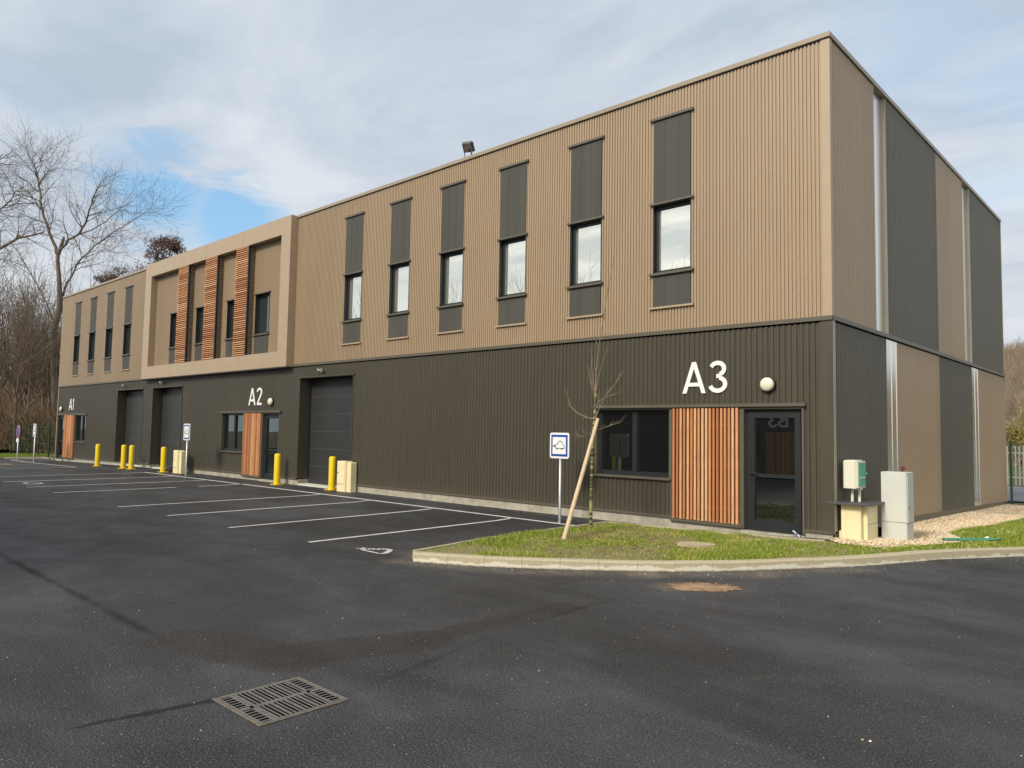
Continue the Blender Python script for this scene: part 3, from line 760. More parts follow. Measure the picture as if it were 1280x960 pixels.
for (y0, y1) in ((2.22, 2.90), (9.14, 9.88)):            # recessed translucent strips
    m_ = MB(); m_.quad((-.06, y0, MID), (-.06, y1, MID), (-.06, y1, H-.1), (-.06, y0, H-.1)); m_.build('light_strip', M['bright'], bld)
    m_ = MB(); m_.box(-.07, .022, y0-.03, y0, MID+.04, H-.1); m_.box(-.07, .022, y1, y1+.03, MID+.04, H-.1); m_.box(-.07, .02, y0, y1, MID+.036, MID+.05); m_.build('strip_reveal', M['corner'], bld)
for (y0, y1) in ((2.76, 3.41), (9.78, 10.51)):
    m_ = MB()
    k = m_.add([(.014, y0, sbase(y0)), (.014, y1, sbase(y1)), (.014, y1, MID-.06), (.014, y0, MID-.06)]); m_.face((k, k+1, k+2, k+3))
    for yy in (y0, (y0+y1)/2, y1-.02): m_.box(.0, .024, yy, yy+.02, sbase(yy), MID-.06)
    m_.build('steel_strip', M['silver'], bld)
# backs, roof, plinth, trims
m_ = MB(); m_.box(BL, -.02, BD-.1, BD, -.3, H-.05); m_.box(BL, BL+.04, .04, BD-.1, -.3, H-.05); m_.build('back_wall', M['tan'], bld)
m_ = MB()
m_.quad((BL, .3, 7.9), (-.3, .3, 7.9), (-.3, BD-.3, 7.9), (BL, BD-.3, 7.9)); m_.build('roof', M['roof'], bld)
m_ = MB(); m_.box(-.06, -.04, .3, BD-.1, -.2, H-.15) ; m_.build('gable_lining', M['black'], bld) if False else None
m_ = MB()
m_.box(BL-.03, BX0, -.060, .30, H-.075, H+.005); m_.box(BX1, .045, -.060, .30, H-.075, H+.005); m_.box(-.30, .045, .30, BD+.03, H-.075, H+.005)
m_.box(BL-.03, BL+.3, .3, BD+.03, H-.075, H+.005); m_.box(BL+.3, -.3, BD-.25, BD+.03, H-.075, H+.005)
m_.build('coping', M['coping'], bld)
m_ = MB()
m_.box(BL-.02, .035, -.055, .0, MID-.035, MID+.035); m_.box(-.0, .055, .0, BD+.01, MID-.035, MID+.035); m_.build('mid_flashing', M['darkflat'], bld)
m_ = MB(); m_.box(-.115, .026, -.026, -.006, MID+.036, H-.091); m_.box(.006, .026, -.006, .07, MID+.036, H-.091)
m_.build('corner_trim', M['tanflat'], bld)
m_ = MB(); m_.box(-.16, .03, -.031, -.008, .24, MID-.036); m_.build('lower_corner_trim', M['dark'], bld)
m_ = MB(); m_.box(.008, .036, -.008, .085, .24, MID-.036); m_.build('corner_trim', M['corner'], bld)
m_ = MB(); m_.box(BL-.01, BL+.06, -.03, .02, .04, H-.09); m_.box(-.02, .028, BD-.02, BD+.03, -.06, H-.09); m_.build('corner_trim', M['tanflat'], bld)
# plinth
segs = [(-39.4, -39.22), (-38.12, -30.97), (-28.10, -27.07), (-24.28, -18.1), (-17.0, -15.87), (-13.10, -1.52), (-.44, -.005)]
m_ = MB()
for a_, c_ in segs:
    X_ = [a_]+[k for k in (-28, -20, -12) if a_ < k < c_]+[c_]; rows = []
    for x in X_: rows.append(m_.add([(x, .0, -.4), (x, .0, clbase(x)+.03), (x, .2, clbase(x)+.03), (x, .2, -.4)]))
    for p, q in zip(rows, rows[1:]):
        for e in range(3): m_.face((p+e, q+e, q+e+1, p+e+1))
    m_.face(tuple(rows[0]+e for e in (3, 2, 1, 0))); m_.face(tuple(rows[-1]+e for e in range(4)))
m_.quad((-.004, 0, -.4), (-.004, BD, -.5), (-.004, BD, -.02), (-.004, 0, .27))
m_.build('plinth', M['plinth'], bld)
m_ = MB()                                                   # drip flashing below cladding
for a_, c_ in segs[1:]:
    k = m_.add([(a_, -.034, clbase(a_)-.012), (c_, -.034, clbase(c_)-.012), (c_, -.034, clbase(c_)+.03), (a_, -.034, clbase(a_)+.03), (a_, .002, clbase(a_)+.034), (c_, .002, clbase(c_)+.034), (a_, .002, clbase(a_)-.01), (c_, .002, clbase(c_)-.01)])
    m_.face((k, k+1, k+2, k+3)); m_.face((k+3, k+2, k+5, k+4)); m_.face((k+6, k+7, k+1, k))
ys = [0, 1.2, 5, 8.4, BD]
for y0, y1 in zip(ys, ys[1:]):
    z0, z1 = sbase(y0), sbase(y1)
    m_.quad((.036, y0, z0-.05), (.036, y1, z1-.05), (.036, y1, z1+.035), (.036, y0, z0+.035)); m_.quad((.036, y0, z0+.035), (.036, y1, z1+.035), (.0, y1, z1+.04), (.0, y0, z0+.04))
m_.build('drip_flashing', M['darkflat'], bld)
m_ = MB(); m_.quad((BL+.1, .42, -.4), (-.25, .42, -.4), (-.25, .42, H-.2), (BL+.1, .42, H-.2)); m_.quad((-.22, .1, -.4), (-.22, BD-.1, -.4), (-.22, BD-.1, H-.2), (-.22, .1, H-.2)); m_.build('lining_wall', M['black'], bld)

# windows: frame (reveal + sash), pane, cover panels, ledges
def win_unit(x, hw, z0, z1, glass, panels=True, lowpanel=True, y=0.0, split=False, gd=.11):
    fr = MB(); d = gd
    fr.box(x-hw, x-hw+.012, y-.03, y+d+.02, z0, z1); fr.box(x+hw-.012, x+hw, y-.03, y+d+.02, z0, z1)      # reveal
    fr.box(x-hw+.012, x+hw-.012, y-.022, y+d+.02, z1-.012, z1); fr.box(x-hw+.012, x+hw-.012, y-.022, y+d+.02, z0, z0+.012)
    fw = .05
    a_, c_, u, v = x-hw+.012, x+hw-.012, z0+.012, z1-.012
    fr.box(a_, a_+fw, y+d-.04, y+d+.02, u, v); fr.box(c_-fw, c_, y+d-.04, y+d+.02, u, v)
    fr.box(a_+fw, c_-fw, y+d-.04, y+d+.02, v-fw, v); fr.box(a_+fw, c_-fw, y+d-.04, y+d+.02, u, u+fw+.02)
    if split: fr.box(x-.035, x+.035, y+d-.045, y+d+.02, u+fw+.02, v-fw)
    f_ = fr.build('window', M['frame'], bld)
    pn = MB(); q = y+d; pn.quad((a_+fw, q, u+fw), (c_-fw, q, u+fw), (c_-fw, q, v-fw), (a_+fw, q, v-fw)); pn.build('pane', glass, f_)
    lg = MB()
    if panels:
        p = MB(); p.box(x-hw+.01, x+hw-.01, y-.034, y-.0, 6.20, 7.85)
        for t in (1/3, 2/3): xx = x-hw+2*hw*t; p.box(xx-.004, xx+.004, y-.038, y-.034, 6.2, 7.85)
        p.build('cover_panel', M['greyp'], f_)
        lg.box(x-hw-.055, x+hw+.055, y-.075, y+.0, 7.852, 7.90)
    if lowpanel:
        p = MB(); p.box(x-hw+.01, x+hw-.01, y-.032, y-.0, 4.20, 4.80)
        for t in (1/3, 2/3): xx = x-hw+2*hw*t; p.box(xx-.004, xx+.004, y-.036, y-.032, 4.2, 4.8)
        p.build('cover_panel', M['greyp'], f_)
        lg.box(x-hw-.055, x+hw+.055, y-.085, y+.02, z0-.035, z0+.012)
    lg.box(x-hw-.055, x+hw+.055, y-.075, y-.0, z1+.002, z1+.04)
    lg.build('ledge', M['darkflat'], f_)
    if panels:
        s_ = MB(); s_.box(x-hw-.06, x+hw+.06, y-.065, y-.0, 4.16, 4.197); s_.build('sill', M['tanflat'], f_)
    return f_
for i, x in enumerate(WX): win_unit(x, HW, 4.84, 6.18, M['glass'])
for x in WL: win_unit(x, HW, 4.84, 6.18, M['glassleft'])
for x in BXW: win_unit(x, .47, 4.85, 6.20, M['glassleft'], panels=False)

# projecting frame around the first floor of the middle unit, mitred corners
fb = MB(); t_ = .50; o0, o1, oz0, oz1 = BX0, BX1, MID-.03, H-.02; i0, i1, iz0, iz1 = BX0+.60, BX1-.55, 4.16, 7.88
yf, yb = -BXD, .02
O = [(o0, oz0), (o1, oz0), (o1, oz1), (o0, oz1)]; I = [(i0, iz0), (i1, iz0), (i1, iz1), (i0, iz1)]
ko = fb.add([(x, yf, z) for x, z in O]); ki = fb.add([(x, yf, z) for x, z in I]); kob = fb.add([(x, yb, z) for x, z in O]); kib = fb.add([(x, yb, z) for x, z in I])
for i in range(4):
    j = (i+1) % 4
    fb.face((ko+i, ko+j, ki+j, ki+i)); fb.face((ki+i, ki+j, kib+j, kib+i)); fb.face((ko+i, kob+i, kob+j, ko+j))
fb.box(o0, o1, yb, .3, oz1-.02, oz1); fb.build('projecting_frame', M['tanflat'], bld)
sb_ = MB()
for x in (-25.0, -22.2, -19.4): sb_.box(x-.002, x+.002, yf-.002, yf, iz1+.0, oz1); sb_.box(x-.002, x+.002, yf-.002, yf, oz0, iz0)
sb_.build('frame_joint', M['darkflat'], bld)
u_ = MB(); u_.box(BX0+.02, BX1-.02, yf+.02, 0, MID-.06, MID-.031); u_.build('frame_soffit', M['slab'], bld)
random.seed(21)
for (x0, x1) in ((-24.55, -23.62), (-22.22, -21.25), (-19.88, -18.98)):
    s_ = MB(); w2 = MB(); z = 4.19
    while z < 7.84:
        s_.tone = min(1, max(0, random.gauss(.55, .28))); s_.box(x0, x1-.052, -.262, -.235, z, z+.034); w2.box(x1-.032, x1-.006, -.19, -.04, z, z+.034); z += .0715
    sc_ = s_.build('timber_screen', M['wood'], bld, tone=True)
    w2.build('side_slats', M['sidewood'], sc_)
    e = MB(); e.box(x0, x0+.03, -.232, -.20, 4.17, 7.86); e.box(x1-.05, x1, -.264, -.195, 4.17, 7.86); e.box(x0+.03, x1-.052, -.20, -.19, 4.17, 7.86)  # two posts, then a dark sheet standing in for shadow between the slats
    e.build('bracket_and_gap_shade', M['frame'], sc_)

# vertical batten panels and doors/windows of the three units
def batten_panel(x0, x1, z0, z1, n, seed, y=-.02, parent=bld, mats=None):
    random.seed(seed); s_ = MB(); pt = (x1-x0)/n; wv = pt*.62
    for i in range(n):
        s_.tone = random.random(); c = x0+pt*(i+.5)+random.uniform(-.002, .002)
        dy = random.uniform(-.003, .003)
        s_.bbox(c-wv/2, c+wv/2, y-.045+dy, y+.0, z0+random.uniform(0, .012), z1, .008)
    o = s_.build('batten_panel', M['wood'], parent, tone=True)
    bk = MB(); bk.box(x0-.005, x1+.005, y+.012, y+.04, z0-.01, z1+.005)
    bk.build('backing', mats or plain('backing_wood', (.09, .045, .025), .8), o)
    rl = MB()
    for z in (z0+.25, (z0+z1)/2, z1-.3): rl.box(x0, x1, y, y+.012, z-.025, z+.025)
    rl.build('rail', mats or plain('rail_wood', (.16, .08, .04), .8), o); return o
def reveal(mb, x0, x1, z0, z1, y0=-.034, y1=.16, sill=True, t=.03):
    mb.box(x0, x0+t, y0, y1, z0, z1); mb.box(x1-t, x1, y0, y1, z0, z1); mb.box(x0+t, x1-t, y0, y1, z1-t, z1)
    if sill: mb.box(x0+t, x1-t, y0-.03, y1, z0, z0+t)
def ground_window(x0, x1, z0, z1):
    w_ = MB(); reveal(w_, x0, x1, z0, z1, sill=False); 
    f_ = w_.build('window', M['darkflat'], bld)
    sl_ = MB(); sl_.box(x0-.05, x1+.02, -.075, .12, z0-.03, z0+.012); sl_.build('sill', M['darkflat'], f_)
    s_ = MB(); a_, c_, u, v = x0+.03, x1-.03, z0+.012, z1-.03
    s_.box(a_, a_+.06, .06, .13, u, v); s_.box(c_-.06, c_, .06, .13, u, v); s_.box(a_+.06, c_-.06, .06, .13, v-.05, v); s_.box(a_+.06, c_-.06, .05, .13, u, u+.085)
    m2 = (a_+c_)/2+.02; s_.box(m2-.05, m2+.05, .05, .13, u+.085, v-.05); s_.build('sash', M['frame'], f_)
    for (p0, p1) in ((a_+.06, m2-.05), (m2+.05, c_-.06)):
        g_ = MB(); g_.quad((p0, .10, u+.085), (p1, .10, u+.085), (p1, .10, v-.05), (p0, .10, v-.05)); g_.build('pane', M['glassdark'], f_)
def entrance_door(x0, x1, z0, z1, hinge_right=True):
    w_ = MB(); reveal(w_, x0, x1, z0+.06, z1, y1=.20, sill=False, t=.035)
    f_ = w_.build('entrance_door', M['darkflat'], bld)
    s_ = MB(); a_, c_, u, v = x0+.035, x1-.035, z0+.03, z1-.035
    s_.box(a_, a_+.045, .06, .14, u, v); s_.box(c_-.045, c_, .06, .14, u, v); s_.box(a_+.045, c_-.045, .06, .14, v-.045, v)
    a2, c2, v2 = a_+.05, c_-.05, v-.05
    s_.box(a2, a2+.11, .045, .11, u+.01, v2); s_.box(c2-.10, c2, .045, .11, u+.01, v2); s_.box(a2+.11, c2-.10, .045, .11, v2-.10, v2); s_.box(a2+.11, c2-.10, .045, .11, u+.01, u+.19)
    zr = z0+.98; s_.box(a2+.11, c2-.10, .055, .11, zr-.035, zr+.02)
    s_.build('door_leaf', M['frame'], f_)
    g_ = MB(); g_.quad((a2+.11, .085, u+.19), (c2-.10, .085, u+.19), (c2-.10, .085, v2-.10), (a2+.11, .085, v2-.10)); g_.build('pane', M['glassdark'], f_)
    hx = a2+.055 if hinge_right else c2-.05
    h_ = MB(); h_.box(hx-.02, hx+.02, .035, .045, zr-.12, zr+.08); h_.tube((hx, .045, zr+.03), (hx, -.01, zr+.03), .01, .01, 8, True); h_.tube((hx, -.01, zr+.03), (hx+.12*(1 if hinge_right else -1), -.01, zr+.03), .01, .01, 8, True)
    h_.build('handle', M['black'], f_)
    t_2 = MB(); t_2.box(x0-.01, x1+.01, -.06, .2, z0-.10, z0+.03); t_2.build('threshold', M['plinth'], f_)
def lintel(x0, x1, z):
    l = MB(); l.box(x0, x1, -.085, -.0, z, z+.055); l.build('lintel', M['darkflat'], bld)
def panel_frame(x0, x1, z0, z1):
    p = MB(); p.box(x0, x0+.035, -.036, .05, z0, z1); p.box(x1-.035, x1, -.036, .05, z0, z1); p.box(x0, x1, -.06, .05, z0-.045, z0); p.build('panel_trim', M['darkflat'], bld)
ground_window(-4.66, -2.93, .95, 2.27); panel_frame(-2.93, -1.52, .235, 2.27); batten_panel(-2.885, -1.565, .24, 2.262, 18, 4); entrance_door(-1.52, -.44, .13, 2.27); lintel(-4.70, -.40, 2.275)
ground_window(-20.95, -19.33, .93, 2.25); panel_frame(-19.33, -18.10, .18, 2.25); batten_panel(-19.29, -18.14, .185, 2.242, 16, 8); entrance_door(-18.10, -17.0, .07, 2.25); lintel(-21.0, -16.9, 2.255)
ground_window(-36.50, -34.88, .90, 2.23); panel_frame(-38.12, -36.50, .08, 2.23); batten_panel(-38.08, -36.54, .085, 2.222, 20, 12); entrance_door(-39.22, -38.12, -.06, 2.23, False); lintel(-39.25, -34.8, 2.235)

for (x0, x1) in bays:                                         # garage bays
    z0 = gz((x0+x1)/2, 0)
    rv = MB(); rv.box(x0-.03, x0, -.034, .36, clbase(x0), 3.29); rv.box(x1, x1+.03, -.034, .36, clbase(x1), 3.29)
    rv.box(x0-.06, x1+.06, -.05, .36, 3.29, 3.33)
    gd_ = rv.build('garage_door', M['dark'], bld)
    pf = MB(); pf.box(x0-.0, x0+.06, .37, .42, z0+.02, 3.29); pf.box(x1-.08, x1, .37, .42, z0+.02, 3.29); pf.build('guide_rail', M['frame'], gd_)
    ft = MB(); ft.box(x0-.02, x0+.004, .003, .40, z0-.2, clbase(x0)-.002); ft.build('reveal_foot', M['plinth'], gd_)
    ph = (3.27-z0-.06)/6
    for k in range(6):
        zz0 = z0+.06+k*ph
        p = MB(); p.bbox(x0+.06, x1-.08, .345, .40, zz0+.010, zz0+ph-.006, .008); 
        p.build('door_section', M['garage'], gd_)
        j = MB(); j.box(x0+.06, x1-.08, .352, .36, zz0+ph-.012, zz0+ph+.008)
        if k < 5: j.build('section_joint', M['seamlight'], gd_)
    th = MB(); th.box(x0-.0, x1+.0, .0, .42, z0-.2, z0+.05); th.build('threshold', plain('door_sill', (.60, .58, .52), .8), gd_)

# ------------------------------------------------------------------ lettering (separate signs fixed to the wall)
def arc(cx, cz, rx, rz, a0, a1, n=14): return [(cx+rx*math.cos(math.radians(a0+(a1-a0)*i/n)), cz+rz*math.sin(math.radians(a0+(a1-a0)*i/n))) for i in range(n+1)]
def prism(mb, P, y0, y1):
    k = mb.add([(x, y0, z) for x, z in P]); k2 = mb.add([(x, y1, z) for x, z in P]); n = len(P)
    mb.face(tuple(k+i for i in range(n))); mb.face(tuple(k2+n-1-i for i in range(n)))
    for i in range(n): mb.face((k+i, k2+i, k2+(i+1) % n, k+(i+1) % n))
def glyph(ch, x, h, w, sw, mb, y0, y1):
    z = lambda t: t*h
    r = sw/2
    if ch == 'A':
        prism(mb, [(x, 0), (x+sw*1.06, 0), (x+w/2+sw*.52, h), (x+w/2-sw*.52, h)], y0, y1)
        prism(mb, [(x+w-sw*1.06, 0), (x+w, 0), (x+w/2+sw*.52, h-.0005), (x+w/2-sw*.52, h-.0005)], y0-.001, y1+.001)
        prism(mb, [(x+w*.20, h*.22), (x+w*.80, h*.22), (x+w*.74, h*.22+sw*.9), (x+w*.26, h*.22+sw*.9)], y0-.002, y1+.002)
    elif ch == '3':
        R_ = h*.25
        mb.stroke(arc(x+w*.45, h-R_-.0, w*.40, R_-r, 160, -70), sw, y0, y1)
        mb.stroke(arc(x+w*.45, R_+h*.02, w*.46, R_+h*.02-r, 75, -165), sw, y0, y1); mb.stroke([(x+w*.38, h*.525), (x+w*.60, h*.525)], sw*.95, y0-.001, y1+.001)
    elif ch == '2':
        R_ = h*.27
        P = arc(x+w*.47, h-R_, w*.42, R_-r, 170, -30)+[(x+w*.16, sw*.8)]
        mb.stroke(P, sw, y0, y1); mb.stroke([(x+.02, r), (x+w, r)], sw, y0-.001, y1+.001)
    elif ch == '1':
        mb.stroke([(x+w*.62, 0), (x+w*.62, h)], sw, y0, y1); mb.stroke([(x+w*.05, h*.80), (x+w*.60, h-r*.7)], sw*.8, y0-.001, y1+.001)
    elif ch == 'B':
        mb.stroke([(x+r, 0), (x+r, h)], sw, y0, y1)
        mb.stroke([(x+r, h-r), (x+w*.5, h-r)]+arc(x+w*.5, h*.75, w*.42, h*.25-r, 85, -85)+[(x+r, h*.5)], sw, y0-.001, y1+.001)
        mb.stroke([(x+w*.5, h*.5)]+arc(x+w*.5, h*.26, w*.48, h*.26-r, 85, -85)+[(x+r, r)], sw, y0-.001, y1+.001)
def unit_sign(txt, x0, z0, label, h=.575, gap=.09):
    mb = MB(); x = 0
    for ch in txt:
        w_ = {'A': .47, '3': .32, '2': .32, '1': .18, 'B': .36}[ch]; glyph(ch, x, h, w_, .076, mb, -.016, -.002); x += w_+gap
    o = mb.build('unit_sign', M['white'], None, (x0, -.018, z0)); return tag(o, label, 'sign', 'unit letters on the dark walls')
unit_sign('A3', -2.68, 2.53, 'white letters A3 on the dark wall above the nearest batten panel')
unit_sign('A2', -19.05, 2.50, 'white letters A2 on the dark wall above the middle batten panel')
unit_sign('A1', -37.55, 2.47, 'white letters A1 on the dark wall at the far end of the building')

def wall_lamp(x, z, label):
    t = empty('wall_lamp', (x, -.028, z), label, 'wall lamp', 'round lamps above the entrance doors')
    m1 = MB(); m1.lathe([(.132, 0), (.136, .02), (.132, .045), (.09, .046)], 28, axis='y'); m1.build('base_ring', M['black'], t, smooth=False)
    m2 = MB(); m2.lathe([(.118, .045), (.116, .075), (.100, .098), (.07, .113), (.03, .121), (.004, .122)], 28, axis='y'); m2.build('diffuser', M['whitep'], t, smooth=True)
wall_lamp(-1.04, 2.65, 'round white wall lamp beside the letters A3 above the nearest glass door')
wall_lamp(-17.52, 2.60, 'round white wall lamp beside the letters A2')
wall_lamp(-38.62, 2.53, 'round white wall lamp left of the letters A1')
def spot(x, z, label):
    t = empty('motion_light', (x, -.03, z), label, 'light', 'small twin lights above the garage doors')
    m1 = MB(); m1.bbox(-.04, .04, -.05, 0, -.03, .03, .006); m1.build('bracket', M['corner'], t)
    for s_ in (-1, 1):
        m2 = MB(); m2.tube((s_*.05, -.04, .01), (s_*.10, -.14, .03), .022, .045, 12, True); m2.build('lamp_head', M['whitep'] if s_ < 0 else M['darkflat'], t)
spot(-14.62, 3.46, 'small twin light above the nearest garage door'); spot(-26.05, 3.46, 'small twin light above the middle garage door'); spot(-30.05, 3.46, 'small twin light above the farthest garage door')
# roof floodlight
t = empty('floodlight', (-8.62, -.0, H), 'black square floodlight tilted on the roof edge', 'floodlight')
m1 = MB()
for x in (-.13, .0, .13): m1.tube((x, .10 if x == 0 else 0.0, .005), (x, .10 if x == 0 else .0, .20), .010, .010, 8)
m1.tube((-.13, 0, .19), (.13, 0, .19), .012, .012, 8); m1.build('bracket', M['frame'], t)
hd = MB(); hd.bbox(-.14, .14, -.05, .05, -.12, .12, .02); o_ = hd.build('lamp_body', M['black'], t, (0, 0.0, .27)); o_.rotation_euler = (math.radians(38), math.radians(0), math.radians(22))
gl_ = MB(); gl_.quad((-.105, -.052, -.10), (.105, -.052, -.10), (.105, -.052, .10), (-.105, -.052, .10)); gl_.build('lens', plain('lens', (.16, .15, .12), .15), o_)

# ------------------------------------------------------------------ bollards, signs, cabinets
def bollard(x, y, label):
    z = gz(x, y); t = empty('bollard', (x, y, z), label, 'bollard', 'yellow steel bollards in front of the garage doors')
    m1 = MB(); m1.lathe([(.098, .012), (.098, .90), (.090, .925), (.06, .945), (.01, .95)], 24); m1.build('post', M['yellow'], t, smooth=True)
    m2 = MB(); m2.box(-.15, .15, -.15, .15, 0, .012)
    for a_ in ((-1, -1), (1, -1), (1, 1), (-1, 1)): m2.tube((a_[0]*.12, a_[1]*.12, .012), (a_[0]*.12, a_[1]*.12, .03), .014, .012, 6, True)
    m2.build('base_plate', M['yellow'], t); return t
bollard(-13.80, -.15, 'yellow bollard in front of the nearest garage door at its right edge')
bollard(-16.48, -.34, 'yellow bollard in front of the glass door marked A2')
bollard(-24.35, -.58, 'yellow bollard in front of the middle garage door, left of the parking sign')
bollard(-26.99, -.76, 'right one of the close pair of yellow bollards between the two far garage doors')
bollard(-27.72, -.80, 'left one of the close pair of yellow bollards between the two far garage doors')
bollard(-30.64, -.82, 'farthest yellow bollard, on the dark wall left of the last garage door')

def rounded(w_, h_, r_, n=5):
    P = []
    for cx, cz, a0 in ((w_/2-r_, h_/2-r_, 0), (-w_/2+r_, h_/2-r_, 90), (-w_/2+r_, -h_/2+r_, 180), (w_/2-r_, -h_/2+r_, 270)):
        P += [(cx+r_*math.cos(math.radians(a0+90*i/n)), cz+r_*math.sin(math.radians(a0+90*i/n))) for i in range(n+1)]
    return P
def flat(mb, P, y0, y1):
    k = mb.add([(x, y0, z) for x, z in P]); k2 = mb.add([(x, y1, z) for x, z in P]); n = len(P)
    mb.face(tuple(k+i for i in range(n))); mb.face(tuple(k2+n-1-i for i in range(n)))
    for i in range(n): mb.face((k+i, k2+i, k2+(i+1) % n, k+(i+1) % n))
def ev_sign(x, y, ztop, w_, h_, label):
    z = gz(x, y); t = empty('parking_sign', (x, y, z), label, 'sign', 'blue and white electric car parking signs')
    m1 = MB(); m1.path([(0, .02, 0), (0, .02, ztop-z-.04)], [.030, .030], 12); m1.build('pole', M['steel'], t, smooth=True)
    zc = ztop-z-h_/2
    pl = MB(); flat(pl, rounded(w_, h_, .045), -.018, -.004); p_ = pl.build('plate', M['signw'], t, (0, 0, zc))
    bl = MB(); flat(bl, rounded(w_-.07, h_-.08, .012), -.022, -.019); bl.build('border', M['blue'], p_)
    wh = MB(); flat(wh, rounded(w_-.15, h_-.17, .004), -.026, -.023); wh.build('field', M['signw'], p_)
    cs = MB(); s_ = w_/.48*.29
    P = [(px*s_+.01, pz*s_-.02) for px, pz in car_outline()]
    cs.stroke(P, .013, -.029, -.027); cs.stroke([(-.34*s_+.01, -.10*s_-.02), (.40*s_+.01, -.13*s_-.02)], .012, -.030, -.027)
    for cx in (-.2, .22): cs.stroke(arc(cx*s_+.01, -.15*s_-.02, .012, .012, 0, 330, 8), .012, -.031, -.027)
    cs.build('car_symbol', M['black'], p_)
    pg = MB(); pg.stroke([(-.36*s_+.01, -.015), (-.55*s_+.01, -.005)], .032, -.030, -.027); pg.build('plug_symbol', plain('plug_red', (.25, .02, .02), .5), p_)
    cl = MB(); cl.box(-.04, .04, -.004, .03, -.10, -.07); cl.box(-.04, .04, -.004, .03, .07, .10); cl.build('clamp', M['steel'], p_)
ev_sign(-4.87, -.90, 1.77, .48, .50, 'nearest blue bordered parking sign with a car and plug, beside the sapling')
ev_sign(-20.98, -1.20, 1.85, .50, .56, 'blue bordered parking sign standing before the middle garage door and a beige box')
ev_sign(-37.2, -1.55, 1.75, .48, .62, 'farthest rectangular parking sign on a pole near the building end')
x, y = -40.3, -1.5; z = gz(x, y)
t = empty('no_parking_sign', (x, y, z), 'round red rimmed no parking sign with a small white plate below', 'sign')
m1 = MB(); m1.path([(0, .02, 0), (0, .02, 1.75)], [.03, .03], 10); m1.build('pole', M['steel'], t, smooth=True)
def disc(r_, n=28): return [(r_*math.cos(2*math.pi*i/n), r_*math.sin(2*math.pi*i/n)) for i in range(n)]
m1 = MB(); flat(m1, disc(.32), -.016, -.004); p_ = m1.build('round_plate', M['signw'], t, (0, 0, 1.50))
m1 = MB(); flat(m1, disc(.31), -.019, -.017); m1.build('red_rim', M['red'], p_)
m1 = MB(); flat(m1, disc(.235), -.022, -.020); m1.build('blue_field', M['blue'], p_)
m1 = MB(); m1.stroke([(-.17, .17), (.17, -.17)], .06, -.025, -.023); m1.build('red_bar', M['red'], p_)
m1 = MB(); flat(m1, rounded(.42, .20, .02), -.016, -.004); m1.build('small_plate', M['signw'], t, (0, 0, 1.05))

def wall_box(x, y, label):
    z = gz(x, y); t = empty('service_box', (x, y, z), label, 'service box', 'beige service boxes against the dark wall')
    m1 = MB(); m1.bbox(-.34, .06, -.24, .0, 0, .84, .012); m1.build('box_body', M['beige'], t)
    m1 = MB(); m1.bbox(.064, .26, -.20, .0, 0, .81, .012); m1.build('side_box', M['beige'], t)
    m1 = MB(); m1.box(-.31, .03, -.248, -.241, .22, .80); m1.build('door', M['beige'], t)
    m1 = MB(); m1.box(-.32, .04, -.2425, -.2405, .205, .212); m1.box(-.30, -.26, -.252, -.249, .5, .54); m1.build('latch', M['darkflat'], t)
wall_box(-13.02, -.05, 'beige twin service box right of the nearest garage door'); wall_box(-23.25, -.30, 'beige twin service box behind the middle parking sign')
z = gz(-24.9, -.1)
m1 = MB(); m1.bbox(-.32, .32, -.10, .10, 0, .09, .02); m1.bbox(-.20, .26, -.07, .07, .09, .15, .02); tag(m1.build('rubber_block', M['black'], None, (-24.75, -.15, z)), 'low black rubber block lying at the foot of the middle garage door', 'block')

# meter pedestal and cabinet at the corner
zb = .155
t = empty('meter_pedestal', (.12, .06, zb), 'beige pedestal under a dark slab at the building corner', 'pedestal')
m1 = MB(); m1.bbox(-.03, .27, .03, .36, 0, .56, .006); m1.build('pedestal_body', M['beige'], t)
m1 = MB(); m1.bbox(.275, .34, .12, .62, 0, .56, .006); m1.box(-.07, -.031, .06, .34, 0, .14); m1.box(.05, .06, .022, .0295, 0, .56); m1.build('pedestal_door', M['beige'], t)
m1 = MB(); m1.box(.341, .343, .12, .62, .26, .265); m1.build('door_joint', M['darkflat'], t)
m1 = MB(); m1.bbox(-.22, .44, -.10, .74, .565, .60, .006); m1.box(-.20, -.10, .05, .09, 0, .564); m1.build('slab_top', M['slab'], t)
t = empty('meter_box', (.22, .30, zb+.60), 'cream electric meter box with green window standing on two white pipes', 'meter box')
m1 = MB(); m1.tube((-.03, .02, 0), (-.03, .02, .22), .022, .022, 12, True); m1.tube((.06, .08, 0), (.06, .08, .22), .022, .022, 12, True); m1.box(-.03, .10, .0, .12, .19, .215); m1.build('pipe', M['whitep'], t)
m1 = MB(); m1.bbox(-.12, .075, -.14, .26, .215, .66, .02); m1.build('meter_case', M['cream'], t)
m1 = MB(); m1.bbox(.076, .105, -.13, .25, .225, .65, .012); m1.build('lid', M['cream'], t)
m1 = MB(); m1.box(.1055, .112, -.085, .225, .40, .62); m1.box(.1055, .112, -.085, .225, .25, .375); m1.box(.112, .13, .235, .26, .43, .46); m1.build('green_window', M['green'], t)
t = empty('electrical_cabinet', (.50, .72, zb-.01), 'tall pale grey electrical cabinet standing on the gravel at the corner', 'cabinet')
m1 = MB(); m1.bbox(-.0, .38, .0, .36, 0, 1.09, .008); m1.build('cabinet_body', M['cabgrey'], t)
m1 = MB(); m1.bbox(.3805, .392, .03, .345, .30, 1.04, .004); d_ = m1.build('cabinet_door', M['cabgrey'], t)
m1 = MB(); m1.box(.3925, .40, .05, .07, .50, .56); m1.box(.3925, .398, .05, .065, .62, .645); m1.build('lock', M['darkflat'], d_)
